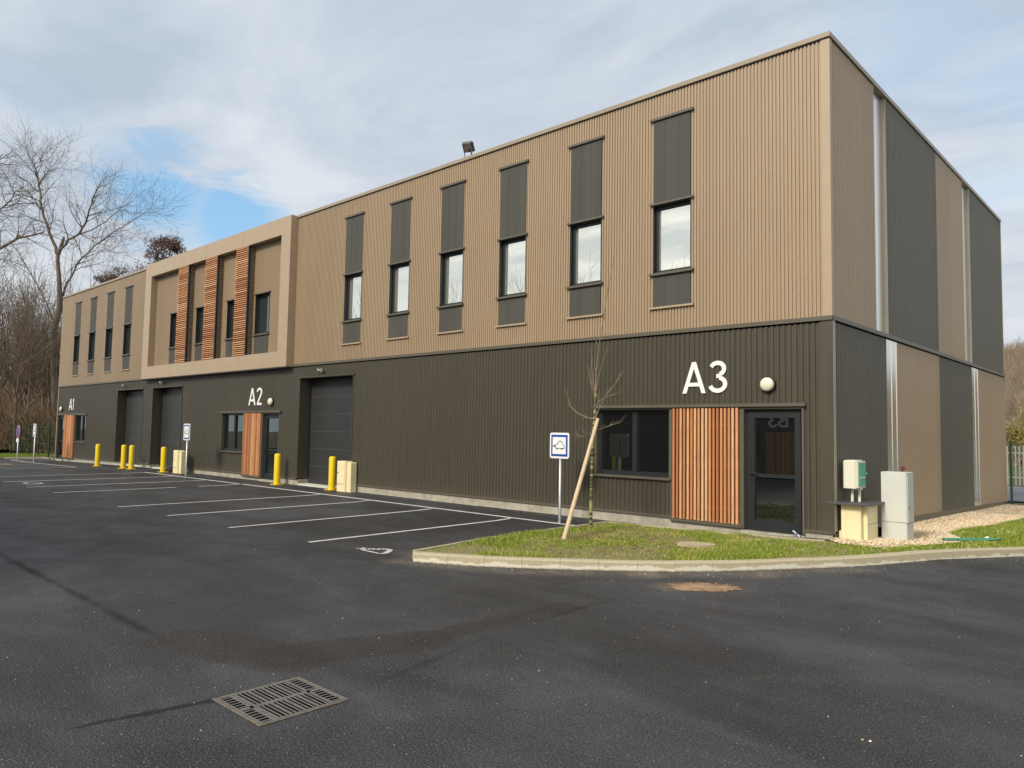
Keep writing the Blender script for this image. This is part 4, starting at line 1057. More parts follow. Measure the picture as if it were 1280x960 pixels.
m1 = MB(); m1.box(-.002, .382, -.002, -.0005, .295, .302); m1.box(.3803, .3808, .0, .36, .285, .292); m1.build('joint', M['darkflat'], t)
m1 = MB(); m1.tube((.2, .42, 0), (.2, .42, 1.17), .02, .02, 8, True); m1.tube((.2, .42, 1.12), (.24, .42, 1.16), .02, .02, 8, True); tag(m1.build('red_pipe', plain('red_cap', (.16, .02, .02), .6), None, (.50, .74, zb-.01)), 'thin pipe with a red cap behind the pale grey cabinet', 'pipe')
m1 = MB(); m1.tube((0, 0, 0), (0, 0, .16), .055, .05, 12, True); m1.tube((.06, -.04, .05), (.12, -.08, .05), .03, .03, 10, True); tag(m1.build('conduit_stub', M['black'], None, (.38, .98, zb)), 'short black conduit stub between the pedestal and the grey cabinet', 'conduit')
m1 = MB(); m1.bbox(-.07, .07, -.03, .03, 0, .02, .005); m1.tube((-.06, 0, .10), (.05, 0, .02), .016, .016, 8, True); m1.tube((-.02, -.02, .02), (.01, -.02, .07), .02, .02, 8, True)
tag(m1.build('door_stop', M['steel'], None, (-.52, -.16, .150)), 'small grey metal door stop at the foot of the nearest glass door', 'door stop')
# stone slab, white stone and green hose
m1 = MB(); P = [(-.30, -.05), (-.22, -.16), (.02, -.15), (.22, -.10), (.30, .02), (.20, .13), (-.05, .15), (-.24, .08)]
m1.poly_prism(P, 0, .045); o_ = m1.build('stone_slab', M['stone'], None, (-1.17, -2.22, bedz(-1.17, -2.2)+.005)); o_.rotation_euler = (.02, .03, math.radians(38)); tag(o_, 'flat pale stone slab lying in the grass in front of the batten panel', 'stone')
m1 = MB(); m1.path([(0, 0, 0), (.03, .01, .025), (.055, .015, .035), (.075, .02, .02)], [.012, .03, .028, .008], 7); tag(m1.build('white_stone', M['white'], None, (1.66, 2.10, bedz(1.6, 2.1)+.01)), 'small white stone in the grass beside the green hose', 'stone')
hs = MB(); random.seed(2)
for k in range(4):
    pts = []; 
    for i in range(14):
        u = i/13; pts.append((1.22+u*.62+.02*k, 1.30+u*.92+.03*math.sin(u*6+k*2)-.03*k, bedz(1.4, 1.8)+.025+.02*math.sin(u*3.1+k)+.008*k))
    hs.path(pts, [.012]*14, 6)
tag(hs.build('garden_hose', M['hose'], smooth=True), 'green hose lying loosely in the grass behind the kerb', 'hose')

# drain grate in the yard
gx0, gx1, gy0, gy1 = -.42, .20, -9.88, -9.25
t = empty('drain_grate', ((gx0+gx1)/2, (gy0+gy1)/2, 0), 'rectangular cast iron drain grate set into the asphalt in the foreground', 'drain grate')
W_, D_ = (gx1-gx0)/2, (gy1-gy0)/2
m1 = MB(); m1.box(-W_+.005, W_-.005, -D_+.005, D_-.005, .003, .0078); m1.build('slot_dark', M['void'], t)  # flat black sheet just under the bars, paints the darkness of a deep drain
m1 = MB()
for (a_, c_, d_, e_) in ((-W_, W_, -D_, -D_+.012), (-W_, W_, D_-.012, D_), (-W_, -W_+.012, -D_+.012, D_-.012), (W_-.012, W_, -D_+.012, D_-.012)): m1.box(a_, c_, d_, e_, .003, .0085)
m1.build('rim', M['rustlip'], t)
m1 = MB(); a_, c_ = -W_+.015, W_-.015; d_, e_ = -D_+.015, D_-.015
zt = .0095
m1.box(a_, c_, d_, d_+.02, .005, zt); m1.box(a_, c_, e_-.02, e_, .005, zt); m1.box(a_, a_+.02, d_+.02, e_-.02, .005, zt); m1.box(c_-.02, c_, d_+.02, e_-.02, .005, zt)
m1.box(-.02, .02, d_+.02, e_-.02, .005, zt)                           # centre rib
for yy in (d_+.085, e_-.11): m1.box(a_+.02, c_-.02, yy, yy+.022, .005, zt)
n_ = 12; y0_, y1_ = d_+.107, e_-.11
for i in range(n_):
    yy = y0_+(y1_-y0_)*(i+.5)/n_; hw_ = (y1_-y0_)/n_*.21
    wide = .0 if i % 3 else .005
    for (u, v) in ((a_+.02, -.02), (.02, c_-.02)): m1.box(u, v, yy-hw_-wide, yy+hw_+wide, .005, zt-.001)
for s_ in (0, 1):
    yy0 = d_+.02 if s_ == 0 else e_-.088; yy1 = yy0+.065 if s_ == 0 else e_-.02
    for k in range(13):
        xx = a_+.04+(c_-a_-.08)*k/12
        if abs(xx) < .022: continue
        m1.box(xx-.007, xx+.007, yy0, yy1, .005, zt-.001)
m1.build('grating', M['iron'], t)
# manhole cover far left, worn hole with red dirt by the kerb
m1 = MB(); P = [(.33*math.cos(a_*math.pi/8), .33*math.sin(a_*math.pi/8)) for a_ in range(16)]; m1.poly_prism([(-.5, -.5), (.5, -.5), (.5, .5), (-.5, .5)], .004, .010); m1.cur = 1; m1.poly_prism(P, .010, .016)
o_ = m1.build('manhole_cover', [M['dirt'], M['rustlip']], None, (-34.6, -1.2+.0, gz(-34.6, -1.2))); o_.location = (-35.6, -3.35, gz(-35.6, -3.35)-.0); tag(o_, 'rusty manhole cover in a sandy square among the far parking bays', 'manhole cover')
random.seed(13); m1 = MB(); N = 30
k0_ = m1.add([(0, 0, .013)]); rings = []
for rr in (.45, .8, 1.0):
    vs = []
    for i in range(N):
        a_ = 2*math.pi*i/N; w1 = rr*(1+.45*noise.noise(Vector((math.cos(a_)*2.2, math.sin(a_)*2.2, 3)))+.12*noise.noise(Vector((math.cos(a_)*7, math.sin(a_)*7, 1))))
        vs.append((.40*w1*math.cos(a_), .24*w1*math.sin(a_), {.45: .012+random.uniform(-.004, .004), .8: .009+random.uniform(-.003, .003), 1.0: .003}[rr]))
    rings.append(m1.add(vs))
for i in range(N): m1.face((k0_, rings[0]+i, rings[0]+(i+1) % N))
for r0_, r1_ in zip(rings, rings[1:]):
    for i in range(N): m1.face((r0_+i, r1_+i, r1_+(i+1) % N, r0_+(i+1) % N))
for i in range(140):
    a_ = random.uniform(0, 6.28); rr = math.sqrt(random.random())*1.05; x, y = .40*rr*math.cos(a_), .24*rr*math.sin(a_); s_ = random.uniform(.006, .018)
    k = m1.add([(x+s_, y, .012), (x, y+s_, .012), (x-s_, y, .012), (x, y-s_, .012), (x, y, .010+s_*.6)])
    for q in ((0, 1, 4), (1, 2, 4), (2, 3, 4), (3, 0, 4)): m1.face(tuple(k+i_ for i_ in q))
o_ = m1.build('dirt_patch', M['dirt'], None, (.02, -4.23, 0.002)); o_.rotation_euler.z = math.radians(43); tag(o_, kind='structure')

# ------------------------------------------------------------------ fences
def mesh_fence(pts, label, group='green mesh fences', hgt=1.95, gap=.05):
    t = empty('mesh_fence', (pts[0][0], pts[0][1], gz(*pts[0])), label, 'fence', group); ox, oy, oz = t.location
    for (x, y) in pts:
        m1 = MB(); z = gz(x, y)-oz-.05; m1.box(x-ox-.03, x-ox+.03, y-oy-.03, y-oy+.03, z, z+hgt+.1); m1.build('post', M['fgreen'], t)
    for (x0, y0), (x1, y1) in zip(pts, pts[1:]):
        m1 = MB(); d = Vector((x1-x0, y1-y0)); L = d.length; n_ = int(L/gap)
        for i in range(1, n_):
            u = i/n_; x, y = x0+d.x*u-ox, y0+d.y*u-oy; z = gz(x+ox, y+oy)-oz; m1.tube((x, y, z+.03), (x, y, z+hgt), .003, .003, 3)
        for j in range(11):
            zz_ = .05+(hgt-.1)*j/10; za_, zc_ = gz(x0, y0)-oz+zz_, gz(x1, y1)-oz+zz_; m1.tube((x0-ox, y0-oy, za_), (x1-ox, y1-oy, zc_), .004, .004, 3)
        m1.build('mesh_panel', M['fgreen'], t)
mesh_fence([(.12, 14.15), (2.62, 14.15), (5.12, 14.15), (7.62, 14.15)], 'green mesh fence running right from the back corner of the building')
mesh_fence([(-39.7, .3), (-42.2, .45), (-44.7, .6), (-47.2, .75), (-49.7, .9), (-52.2, 1.0)], 'green mesh fence running left from the far end of the building', gap=.16)
t = empty('palisade_fence', (0, 30, gz(0, 30)), 'pale metal palisade fence across the road behind the building', 'fence')
m1 = MB()
x = -12.0
while x < 14: m1.box(x-.03, x+.03, -.01, .01, .0, 1.85); x += .16
m1.build('palisades', M['palis'], t); m1 = MB(); m1.box(-12, 14, .012, .05, .35, .41); m1.box(-12, 14, .012, .05, 1.5, 1.56); m1.build('rail', M['palis'], t)
for x in range(-12, 15, 3): m1 = MB(); m1.box(x-.05, x+.05, .055, .15, -.1, 1.8); m1.build('post', M['palis'], t)

# kerb at the left end of the yard
kk = [Vector((-43.0, -40)), Vector((-43.0, -20)), Vector((-43, -6)), Vector((-42.8, -1.5)), Vector((-41.8, .0)), Vector((-39.6, .0))]
kerb_run(list(reversed(kk)), .14, .11, 1.0, 'far_kerb', -1)
vg = MB()
for yy in range(-42, 1, 3):
    for xx in range(-60, -43, 2): vg.quad((xx, yy, gz(xx, yy)+.06), (xx+2 if xx < -46 else -43.05, yy, gz(-44, yy)+.06), (xx+2 if xx < -46 else -43.05, yy+3, gz(-44, yy+3)+.06), (xx, yy+3, gz(xx, yy+3)+.06))
tag(vg.build('verge', ground('verge_grass', (.10, .16, .03), (.13, .17, .04), (.16, .15, .06), 1.0)), kind='structure')
vb = MB(); random.seed(31)
for i in range(16000):
    x = random.uniform(-49, -43.2); y = random.uniform(-9, 2); z = gz(x, y)+.05; h = random.uniform(.05, .13); an = random.uniform(0, 3.14); dx, dy = math.cos(an)*.015, math.sin(an)*.015; vb.tone = min(1, max(0, random.gauss(.3, .2)))
    k = vb.add([(x-dx, y-dy, z), (x+dx, y+dy, z), (x+random.gauss(0, .03), y+random.gauss(0, .03), z+h)]); vb.face((k, k+1, k+2))
tag(vb.build('verge_grass', M['blade'], tone=True), 'strip of grass beyond the far end of the yard', 'grass', kind='stuff')

# ------------------------------------------------------------------ trees
def rvec(rng): return Vector((rng.gauss(0, 1), rng.gauss(0, 1), rng.gauss(0, 1))).normalized()
def grow(mb, rng, p, d, L, r, lv, maxlv, up=.12, bend=.22, kids_=(3, 5), minr=.006, tips=None):
    n = 5 if lv < 2 else (4 if lv < maxlv else 3); seg = L/n; pts = [Vector(p)]; rs = [r]; dirs = [d.copy()]
    q = Vector(p); dd = d.copy()
    for i in range(n):
        dd = (dd+rvec(rng)*bend+Vector((0, 0, up))).normalized(); q = q+dd*seg; pts.append(q.copy()); rs.append(max(minr*.6, r*(1-.62*(i+1)/n))); dirs.append(dd.copy())
    mb.path(pts, rs, 6 if lv == 0 else (4 if lv < 3 else 3))
    if tips is not None and lv >= maxlv-1: tips.append(pts[-1])
    if lv < maxlv:
        nk = rng.randint(*kids_)
        for k in range(nk):
            u = .30+.70*(k+rng.random())/nk; i = min(n, max(1, int(u*n))); bd = dirs[i]
            side = rvec(rng); side = (side-bd*side.dot(bd)).normalized()
            a_ = math.radians(rng.uniform(25, 60)); nd = (bd*math.cos(a_)+side*math.sin(a_)).normalized()
            grow(mb, rng, pts[i], nd, L*rng.uniform(.45, .75), rs[i]*rng.uniform(.5, .75), lv+1, maxlv, up, bend, kids_, minr, tips)
        grow(mb, rng, pts[-1], dirs[-1], L*.6, rs[-1], lv+1, maxlv, up, bend, kids_, minr, tips)
def bare_tree(seed, hgt, name, label, cat='tree', group=None, mat='bark', maxlv=4, spread=.5, loc=(0, 0, 0), fork=.35, kids_=(3, 5), minr=.012):
    rng = random.Random(seed); t = empty(name, loc, label, cat, group); tr = MB(); cr = MB()
    pts = [Vector((0, 0, -.3))]; rs = [hgt*.0115]; d = Vector((0, 0, 1)); q = pts[0].copy(); nseg = 7; ht = hgt*fork
    for i in range(nseg):
        d = (d+Vector((rng.gauss(0, .07), rng.gauss(0, .07), .15))).normalized(); q = q+d*(ht/nseg); pts.append(q.copy()); rs.append(hgt*.0115*(1-.35*(i+1)/nseg))
    tr.path(pts, rs, 8); tr.build('trunk', M[mat], t, smooth=True)
    for k in range(rng.randint(3, 4)):
        a_ = rng.uniform(0, 6.28); s_ = rng.uniform(.25, spread); nd = Vector((math.cos(a_)*s_, math.sin(a_)*s_, 1)).normalized()
        grow(cr, rng, pts[-1-(k > 1)], nd, hgt*.30, rs[-1]*.75, 1, maxlv, .10, .20, kids_, minr)
    cr.build('crown', M[mat], t); return t

# the big tree that rises behind the far end of the building, its limbs placed after the photograph
rng = random.Random(77)
DT = 56.0
def T(px, py, dd=0.0): return at(px, py, DT+dd)
base = T(71, 566); base.z = gz(base.x, base.y)
tt = empty('tall_bare_tree', base, 'tallest bare tree with forked crown behind the far corner of the building', 'tree')
tr = MB()
trunk = [T(71, 572), T(69, 530), T(68, 480), T(66, 430), T(69, 405), T(75, 385), T(74, 350), T(72, 325), T(73, 312)]
tr.path([p-base for p in trunk], [.30, .25, .22, .21, .25, .21, .16, .14, .13], 9); tr.path([T(73, 318)-base, T(79, 300)-base, T(80, 296)-base], [.15, .11, .08], 7)
tr.build('trunk', M['bark'], tt, smooth=True)
cr = MB()
limbs = [([(72, 318), (62, 290), (52, 262), (49, 232), (44, 212), (40, 200)], .17, 0), ([(73, 314), (86, 300), (100, 292), (110, 270), (116, 248), (126, 228)], .15, -1),
         ([(75, 385), (84, 355), (96, 330), (118, 308), (142, 290), (178, 268)], .13, 1.5), ([(69, 405), (58, 378), (40, 345), (25, 318), (12, 300)], .10, 2), ([(66, 440), (84, 410), (98, 385), (120, 350), (150, 335)], .09, -2),
         ([(100, 292), (122, 284), (150, 262), (172, 266)], .07, -1), ([(52, 262), (36, 240), (20, 228), (12, 232)], .06, 0), ([(49, 232), (60, 214), (76, 210)], .05, 0)]
for P, r0_, dd in limbs:
    pts = [T(px, py, dd*i/len(P)*1.6)-base for i, (px, py) in enumerate(P)]
    dense = []
    for p, q in zip(pts, pts[1:]):
        for k in range(3): dense.append(p.lerp(q, k/3)+rvec(rng)*.06)
    dense.append(pts[-1]); nn = len(dense)
    rs = [r0_*.75*(1-.80*i/nn) for i in range(nn)]; cr.path(dense, rs, 6)
    for i in range(3, nn):
        for rep in range(2 if i > nn*.4 else 1):
            dv = (dense[i]-dense[i-1]).normalized(); sd_ = rvec(rng); sd_ = (sd_-dv*sd_.dot(dv)).normalized()
            nd = (dv*.75+sd_*.8).normalized(); grow(cr, rng, dense[i], nd, rng.uniform(1.2, 2.7), min(.05, rs[i]*.5), 2, 4, .03, .30, (3, 5), .008)
cr.build('crown', M['barkd'], tt); [c_.data.materials.__setitem__(0, M['barkd']) for c_ in kids(tt)]

# tree outside the left edge, its branch reaches in
DT = 48.0
b2 = T(-75, 572); b2.z = gz(b2.x, b2.y)
t2 = empty('leaning_bare_tree', b2, 'bare tree at the left edge reaching a branch into the view', 'tree')
m1 = MB(); m1.path([p-b2 for p in (T(-75, 576), T(-70, 450), T(-60, 380), T(-40, 330), T(-30, 290), T(-25, 230))], [.35, .30, .26, .20, .12, .05], 8); m1.build('trunk', M['bark'], t2, smooth=True)
m1 = MB(); 
for P, r0_ in (([(-40, 330), (-15, 318), (5, 308), (22, 298), (42, 294), (55, 290)], .12), ([(-30, 290), (-12, 270), (0, 262), (14, 250), (20, 238)], .08), ([(-25, 240), (-8, 205), (4, 192)], .05)):
    pts = [T(px, py)-b2 for px, py in P]; m1.path(pts, [r0_*(1-.8*i/len(P)) for i in range(len(P))], 5)
    for i in range(1, len(P)):
        for rep in range(4):
            dv = (pts[i]-pts[i-1]).normalized(); sd_ = rvec(rng); sd_ = (sd_-dv*sd_.dot(dv)).normalized()
            grow(m1, rng, pts[i-1].lerp(pts[i], rng.random()), (dv*.7+sd_*.8).normalized(), rng.uniform(1.2, 2.4), .03, 2, 4, .03, .25, (2, 4), .008)
m1.build('crown', M['barkd'], t2)

# smaller woodland trees, four shapes copied
protos = []
for sd_, h_, mt in ((1, 10.5, 'barkd'), (2, 12.0, 'barkd'), (3, 9.0, 'twig'), (4, 11.0, 'barkd')):
    protos.append(bare_tree(sd_, h_, 'bare_tree', 'x', 'tree', 'bare woodland trees', mt, 4, .55, fork=.30, kids_=(3, 4)))
spots = [(-6, 52, 0, 1.3), (12, 60, 1, 1.30), (19, 53, 3, 1.3), (31, 66, 1, 1.45), (40, 57, 0, 1.05), (48, 68, 3, 1.35), (56, 60, 2, 1.15), (60, 75, 1, 1.35), (3, 70, 1, 1.5), (24, 78, 3, 1.7), (45, 82, 0, 1.55),
         (2, 61, 1, 1.65), (20, 64, 0, 1.75), (44, 63, 1, 1.6), (59, 56, 0, 1.45), (6, 57, 2, 1.5), (27, 58, 0, 1.55), (36, 56, 2, 1.3), (52, 57, 3, 1.5), (64, 66, 2, 1.6), (-14, 60, 3, 1.6), (85, 84, 1, 1.25), (105, 90, 3, 1.35), (-22, 58, 2, 1.2), (128, 95, 0, 1.5), (240, 92, 1, 1.60), (258, 96, 3, 1.62), (222, 90, 0, 1.55), (170, 88, 2, 1.5)]
labs = ['bare tree at the left edge of the photo, nearest of the woodland row', 'bare tree left of the no parking sign, thin crown over the brown wood', 'bare tree straight above the no parking sign', 'slim bare tree between the two far sign posts, set back', 'bare tree straight above the farthest parking sign',
        'bare tree just left of the tall forked tree, set back', 'reddish bare tree touching the tall forked trunk on its left', 'far bare tree behind the tall forked trunk', 'far bare tree behind the left edge of the wood', 'far bare tree behind the no parking sign', 'far bare tree behind the farthest parking sign',
        'tall slim bare tree at the left edge, second row of the wood', 'tall slim bare tree just right of the no parking sign, second row', 'tall slim bare tree between the farthest parking sign and the forked trunk, second row', 'slim bare tree close on the left of the tall forked trunk, second row', 'reddish bare tree in front of the wood, left of the no parking sign', 'broad bare tree right of the no parking sign in the middle of the wood', 'reddish bare tree just left of the farthest parking sign', 'bare tree in the front row just left of the tall forked trunk', 'reddish bare tree half hidden behind the tall forked trunk', 'tall bare tree beyond the left edge behind the front row', 'bare tree peeping over the far left end of the roof', 'bare tree over the roof above the leftmost tall windows', 'reddish bare tree beyond the left edge of the wood', 'bare tree over the roof left of the brown leaved oak', 'thin bare twigs over the projecting frame, right of the oak', 'rightmost thin bare treetop over the projecting frame', 'bare treetop directly right of the brown leaved oak', 'bare treetop just left of the brown leaved oak']
used = set()
for i, (px, dp, k, s_) in enumerate(spots):
    p = at(px, 560, dp); p.z = gz(p.x, p.y)+hill(p.x, p.y)
    o_ = protos[k] if k not in used else copy_tree(protos[k]); used.add(k)
    o_.location = p; o_.rotation_euler.z = i*1.7; o_.scale = (s_, s_, s_); o_['label'] = labs[i]

# undergrowth mass of the wood on the left
random.seed(41); ug = MB()
for i in range(15000):
    px = random.uniform(-60, 84); dp = random.uniform(53, 84); p = at(px, 560, dp); p.z = gz(p.x, p.y)
    hh = random.uniform(.8, 3.8)*(1+.6*noise.noise(Vector((p.x*.25, p.y*.25, 0))))*(1.0+max(0, (dp-58)/30.0)*.9); d = Vector((random.gauss(0, .32), random.gauss(0, .32), 1)).normalized(); q = p+d*hh*.6; e = q+(d+Vector((random.gauss(0, .5), random.gauss(0, .5), .0))).normalized()*hh*.5
    ug.path([p, q, e], [.028, .02, .008], 3)
    if i % 3 == 0:
        for k in range(3): c = p.lerp(q, random.uniform(.3, 1)); ug.path([c, c+Vector((random.gauss(0, .6), random.gauss(0, .6), random.uniform(0, .7)))], [.014, .006], 3)
tag(ug.build('undergrowth', M['dense']), 'dense brown undergrowth at the foot of the bare wood on the left', 'undergrowth', kind='stuff')
bw = MB(); random.seed(43)
for i in range(16000):
    px = random.uniform(-60, 90); dp = random.uniform(78, 96); p = at(px, 560, dp); p.z = gz(p.x, p.y)
    hh = random.uniform(4, 8.5); z1 = hh*random.uniform(.1, 1); c = p+Vector((0, 0, z1)); bw.path([c, c+Vector((random.gauss(0, .8), random.gauss(0, .8), random.uniform(-.3, 1.4)))], [.04, .012], 3)
tag(bw.build('distant_thicket', M['dense']), 'far brown thicket behind the wood on the left', 'thicket', kind='stuff')

def leafy_tree(name, loc, hgt, lobes, mat, barkm, label, seed, nleaf, size, maxlv=3):
    rng = random.Random(seed); t = empty(name, loc, label, 'tree')
    m1 = MB(); m1.path([(0, 0, -.3), (.1, 0, hgt*.3), (0, .1, hgt*.55)], [hgt*.018, hgt*.014, hgt*.010], 7); m1.build('trunk', M[barkm], t)
    m1 = MB()
    for c, r_ in lobes:
        c = Vector(c); st = Vector((0, .1, hgt*.5)); n_ = 8; pts = [st.lerp(c, i/n_)+rvec(rng)*.12*(i > 0) for i in range(n_+1)]; m1.path(pts, [hgt*.008*(1-.8*i/n_) for i in range(n_+1)], 5)
        for k in range(7): grow(m1, rng, pts[-1-k % 3], rvec(rng), r_*.8, .03, 2, 4, .08, .25, (2, 4), .008)
    m1.build('branches', M[barkm], t)
    m2 = MB()
    for i in range(nleaf):
        c, r_ = lobes[rng.randrange(len(lobes))]; v = rvec(rng)*r_*1.15*rng.random()**.5
        n_ = noise.noise(Vector((v.x*.9+c[0], v.y*.9+c[1], v.z*.9+c[2]))*.9)
        if n_ < .07: continue
        p = Vector(c)+Vector((v.x, v.y, v.z*.75)); m2.tone = rng.random(); a_ = rvec(rng)*size*rng.uniform(.6, 1.3); b_ = rvec(rng)*size*rng.uniform(.5, 1)
        m2.quad(p-a_, p+b_*.6, p+a_, p-b_*.6)
    m2.build('crown', mat, t, tone=True); return t
DT = 78
op = at(200, 560, DT); op.z = gz(op.x, op.y)+hill(op.x, op.y)
def loc3(px, py, d): return tuple(at(px, py, DT+d)-op)
leafy_tree('brown_oak', op, 20, [(loc3(205, 308, 0), 1.5), (loc3(213, 302, 1), 1.2), (loc3(196, 320, 0), 1.4), (loc3(190, 335, -1), 1.6), (loc3(180, 345, 0), 1.9), (loc3(205, 330, 0), 2.0), (loc3(215, 318, 2), 1.0), (loc3(222, 312, 1), .9), (loc3(196, 302, 1), 1.1)], M['oakleaf'], 'barkd', 'brown leaved oak rising over the roof left of the projecting frame', 5, 9000, .13)
op2 = at(152, 560, 74); op2.z = gz(op2.x, op2.y)+hill(op2.x, op2.y); DT = 74; op_s = op; op = op2
leafy_tree('brown_oak', op2, 15, [(loc3(160, 347, 0), 1.6), (loc3(150, 345, 0), 1.0), (loc3(138, 350, 1), 1.3), (loc3(148, 356, 1), 1.6), (loc3(125, 356, 1), 1.0)], M['oakleaf'], 'barkd', 'low brown leaved oak just above the roof over the leftmost windows', 6, 5000, .12)

# wooded bank on the right, beyond the palisade fence
hp = []
hl = ['bare tree on the right bank, nearest the corner of the building', 'bare tree on the right bank at the right edge of the photo', 'bare tree on the right bank, second row near the wall', 'bare tree on the right bank, second row near the edge', 'bare tree high on the right bank near the wall', 'bare tree high on the right bank near the edge', 'bare tree top of the right bank against the sky', 'bare tree beyond the right edge on the bank']
for i, (px, dp, k, s_) in enumerate([(1262, 62, 2, .62), (1276, 60, 0, .60), (1268, 72, 1, .55), (1284, 75, 3, .6), (1258, 86, 2, .62), (1274, 88, 1, .55), (1266, 100, 2, .6), (1300, 80, 0, .7)]):
    p = at(px, 560, dp); p.z = gz(p.x, p.y)+hill(p.x, p.y)-.2; o_ = copy_tree(protos[2]); o_.location = p; o_.rotation_euler.z = i*2.1; o_.scale = (s_, s_, s_); o_['label'] = hl[i]; o_['group'] = 'bare trees on the bank behind the building'
random.seed(51); rb = MB()
for i in range(16000):
    px = random.uniform(1235, 1330); dp = random.uniform(56, 106); p = at(px, 560, dp); p.z = gz(p.x, p.y)+hill(p.x, p.y)
    hh = random.uniform(1.0, 3.6); d = Vector((random.gauss(0, .2), random.gauss(0, .2), 1)).normalized(); q = p+d*hh; rb.path([p, p+d*hh*.6, q+Vector((random.gauss(0, .3), random.gauss(0, .3), 0))], [.045, .03, .010], 3)
tag(rb.build('bank_scrub', bark('bank_twigs', (.24, .175, .12), (.42, .34, .24))), 'brown scrub covering the bank behind the building on the right', 'scrub', kind='stuff')
bp_ = at(1277, 560, 40); bp_.z = gz(bp_.x, bp_.y)
DT = 40; op = bp_
leafy_tree('yellowing_bush', bp_, 2.4, [(loc3(1276, 533, 0), 1.0), (loc3(1284, 525, 0), 1.1), (loc3(1270, 545, 0), .7)], M['ever'], 'twig', 'yellow green bush behind the palisade fence on the right', 8, 3500, .07)

# sapling with its slanting stake
sx, sy = -3.43, -1.80; sz = bedz(sx, sy)-.01
rng = random.Random(6)
t = empty('sapling', (sx, sy, sz), 'young bare sapling with green banded trunk growing in the grass bed', 'tree')
tp = [Vector((0, 0, 0)), Vector((.0, 0, .5)), Vector((.012, 0, 1.0)), Vector((.02, .0, 1.5)), Vector((.045, .02, 1.9)), Vector((.06, .02, 2.35))]
m1 = MB(); m1.path(tp, [.031, .028, .027, .026, .024, .018], 10); m1.build('trunk', M['sap'], t, smooth=True)
m1 = MB()
def sapbranch(p, pts, r):
    r = r*.95; P = [Vector(p)]+[Vector(p)+Vector(q) for q in pts]; m1.path(P, [r*(1-.62*i/len(P)) for i in range(len(P))], 5)
    for i in range(1, len(P)):
        for _r in range(2):
            dv = (P[i]-P[i-1]).normalized(); sd_ = rvec(rng); nd = (dv+sd_*.5+Vector((0, 0, .3))).normalized(); q = P[i]+nd*rng.uniform(.08, .22); m1.path([P[i], (P[i]+q)/2+rvec(rng)*.01, q], [r*.4, r*.35, .0015], 4)
top = tp[-1]
sapbranch(top, [(.01, 0, .35), (.05, 0, .75), (.13, .02, 1.25), (.22, .02, 1.75), (.33, .02, 2.25)], .011)
sapbranch(tp[5], [(.05, 0, .25), (.13, 0, .5), (.20, .02, .70)], .008); sapbranch(tp[5], [(-.05, 0, .2), (-.09, .0, .45), (-.10, 0, .72)], .007)
sapbranch(tp[4], [(.10, 0, .18), (.25, 0, .42), (.42, .02, .60), (.50, .02, .72)], .009); sapbranch(tp[4], [(-.16, 0, .02), (-.36, -.02, .10), (-.52, -.02, .22), (-.62, 0, .42)], .009)
sapbranch(tp[3]+Vector((0, 0, .15)), [(-.10, .0, -.02), (-.22, 0, -.06), (-.33, .02, -.05)], .006); sapbranch(tp[3]+Vector((0, 0, .2)), [(.15, 0, .02), (.35, 0, .08), (.55, .02, .14)], .007)
sapbranch(tp[4]+Vector((0, 0, .1)), [(.07, .0, .2), (.22, .1, .3), (.38, .15, .34)], .007); sapbranch(tp[4]+Vector((0, 0, .2)), [(-.05, .1, .15), (-.16, .12, .42), (-.2, .1, .6)], .006)
sapbranch(tp[5]+Vector((0, 0, -.15)), [(.0, -.1, .2), (.08, -.16, .5), (.13, -.2, .8)], .007)
m1.build('crown', bark('sapling_twig', (.17, .13, .09), (.34, .27, .19)), t)
bx, by = -2.93, -3.16; bz = bedz(bx, by)-.02
st = Vector((sx+.10, sy+.04, sz+1.90)); b0 = Vector((bx, by, bz)); d = st-b0
m1 = MB(); m1.path([(0, 0, 0), tuple(d*.5), tuple(d*.985), tuple(d)], [.036, .034, .031, .027], 12); tag(m1.build('wooden_stake', M['stake'], None, b0, smooth=True), 'slanting peeled wooden stake propping the sapling', 'stake')
m1 = MB(); P = [(.055*math.cos(a_*math.pi/6), .055*math.sin(a_*math.pi/6), 0) for a_ in range(13)]; m1.path([(x*1.1-.015, y*1.6, 0.01*math.sin(i)) for i, (x, y, _) in enumerate(P)], [.010]*13, 6); tag(m1.build('tree_tie', M['black'], None, (sx+.05, sy-.06, sz+1.28)), 'black tie fastening the sapling to its stake', 'tie')

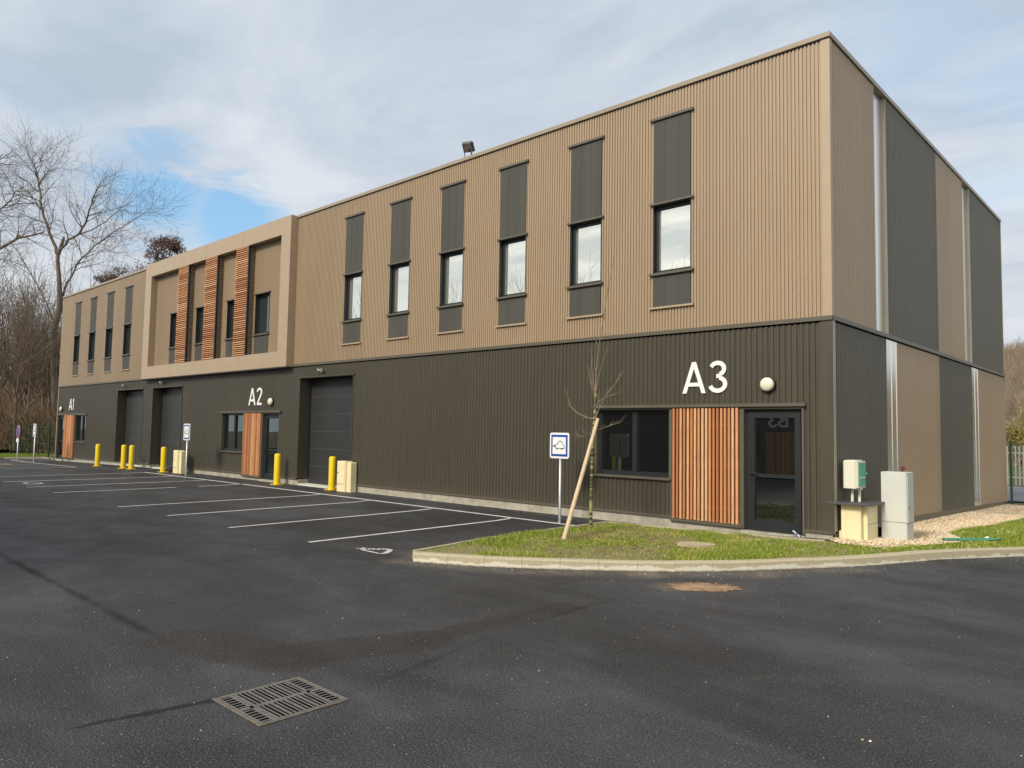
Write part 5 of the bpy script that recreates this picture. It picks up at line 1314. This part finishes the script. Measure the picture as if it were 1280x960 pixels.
# ------------------------------------------------------------------ the building across the yard (mirrored in the glass)
ob = empty('opposite_building', (0, -17.4, 0), 'dark and tan building across the yard seen mirrored in the door glass', 'building')
m1 = MB(); m1.box(-45, -5.6, -12, 0, -.1, 3.7); m1.build('lower_wall', M['dark'], ob)
m1 = MB(); m1.box(-45, -5.6, -12, 0, 3.7, 8.0); m1.build('upper_wall', M['tan'], ob)
s_ = MB(); random.seed(3)
for i in range(18): s_.tone = random.random(); x = -8.95+i*.073; s_.box(x, x+.045, .02, .06, .2, 1.95)
s_.build('batten_panel', M['wood'], ob, tone=True)
m1 = MB(); m1.box(-9.02, -7.6, .002, .018, .15, 2.0); m1.build('backing', M['black'], ob)
m1 = MB(); m1.box(-7.4, -6.4, .002, .03, .1, 2.25); m1.box(-11, -9.2, .002, .03, .95, 2.25); m1.build('glazing', M['glassdark'], ob)
mb = MB(); glyph('B', 0, .575, .36, .082, mb, -.02, .02); glyph('3', .45, .575, .34, .082, mb, -.02, .02)
o_ = mb.build('unit_sign', M['white'], None, (-8.02, -17.37, 2.14)); o_.rotation_euler.z = math.pi; tag(o_, 'white letters B3 on the opposite building, mirrored in the glass door', 'sign', 'unit letters on the dark walls')
for x, y, l in ((-15.3, -16.0, 'yellow bollard across the yard mirrored in the nearest window, left one'), (-15.9, -16.4, 'yellow bollard across the yard mirrored in the nearest window, far left one'), (-12.6, -16.0, 'yellow bollard across the yard mirrored in the nearest window, right one')): bollard(x, y, l)['group'] = 'bollards across the yard'
for i, (x, y, k, s_) in enumerate([(-20, -36, 1, 1.75), (-29, -38, 0, 1.9), (-37, -38, 3, 1.8), (-46, -38, 1, 1.75), (-55, -38, 2, 2.1), (-66, -38, 0, 1.9), (-80, -36, 3, 1.8), (-95, -32, 1, 1.8)]):
    o_ = copy_tree(protos[k]); o_.location = (x, y, 0); o_.rotation_euler.z = i*.9+1; o_.scale = (s_, s_, s_); o_['group'] = 'bare trees behind the opposite building'; o_['label'] = 'bare tree behind the opposite building, mirrored in the upstairs windows'

for i, (x, y, k, s_) in enumerate([(42, 18, 0, 1.0), (46, 30, 3, 1.0), (50, 8, 1, .9), (48, 44, 0, 1.1), (52, 60, 3, 1.1)]):
    o_ = copy_tree(protos[k]); o_.location = (x, y, gz(x, y)); o_.rotation_euler.z = i*.9+1; o_.scale = (s_, s_, s_); o_['group'] = 'bare trees east of the road'; o_['label'] = 'bare tree east of the road, mirrored in the steel strips'
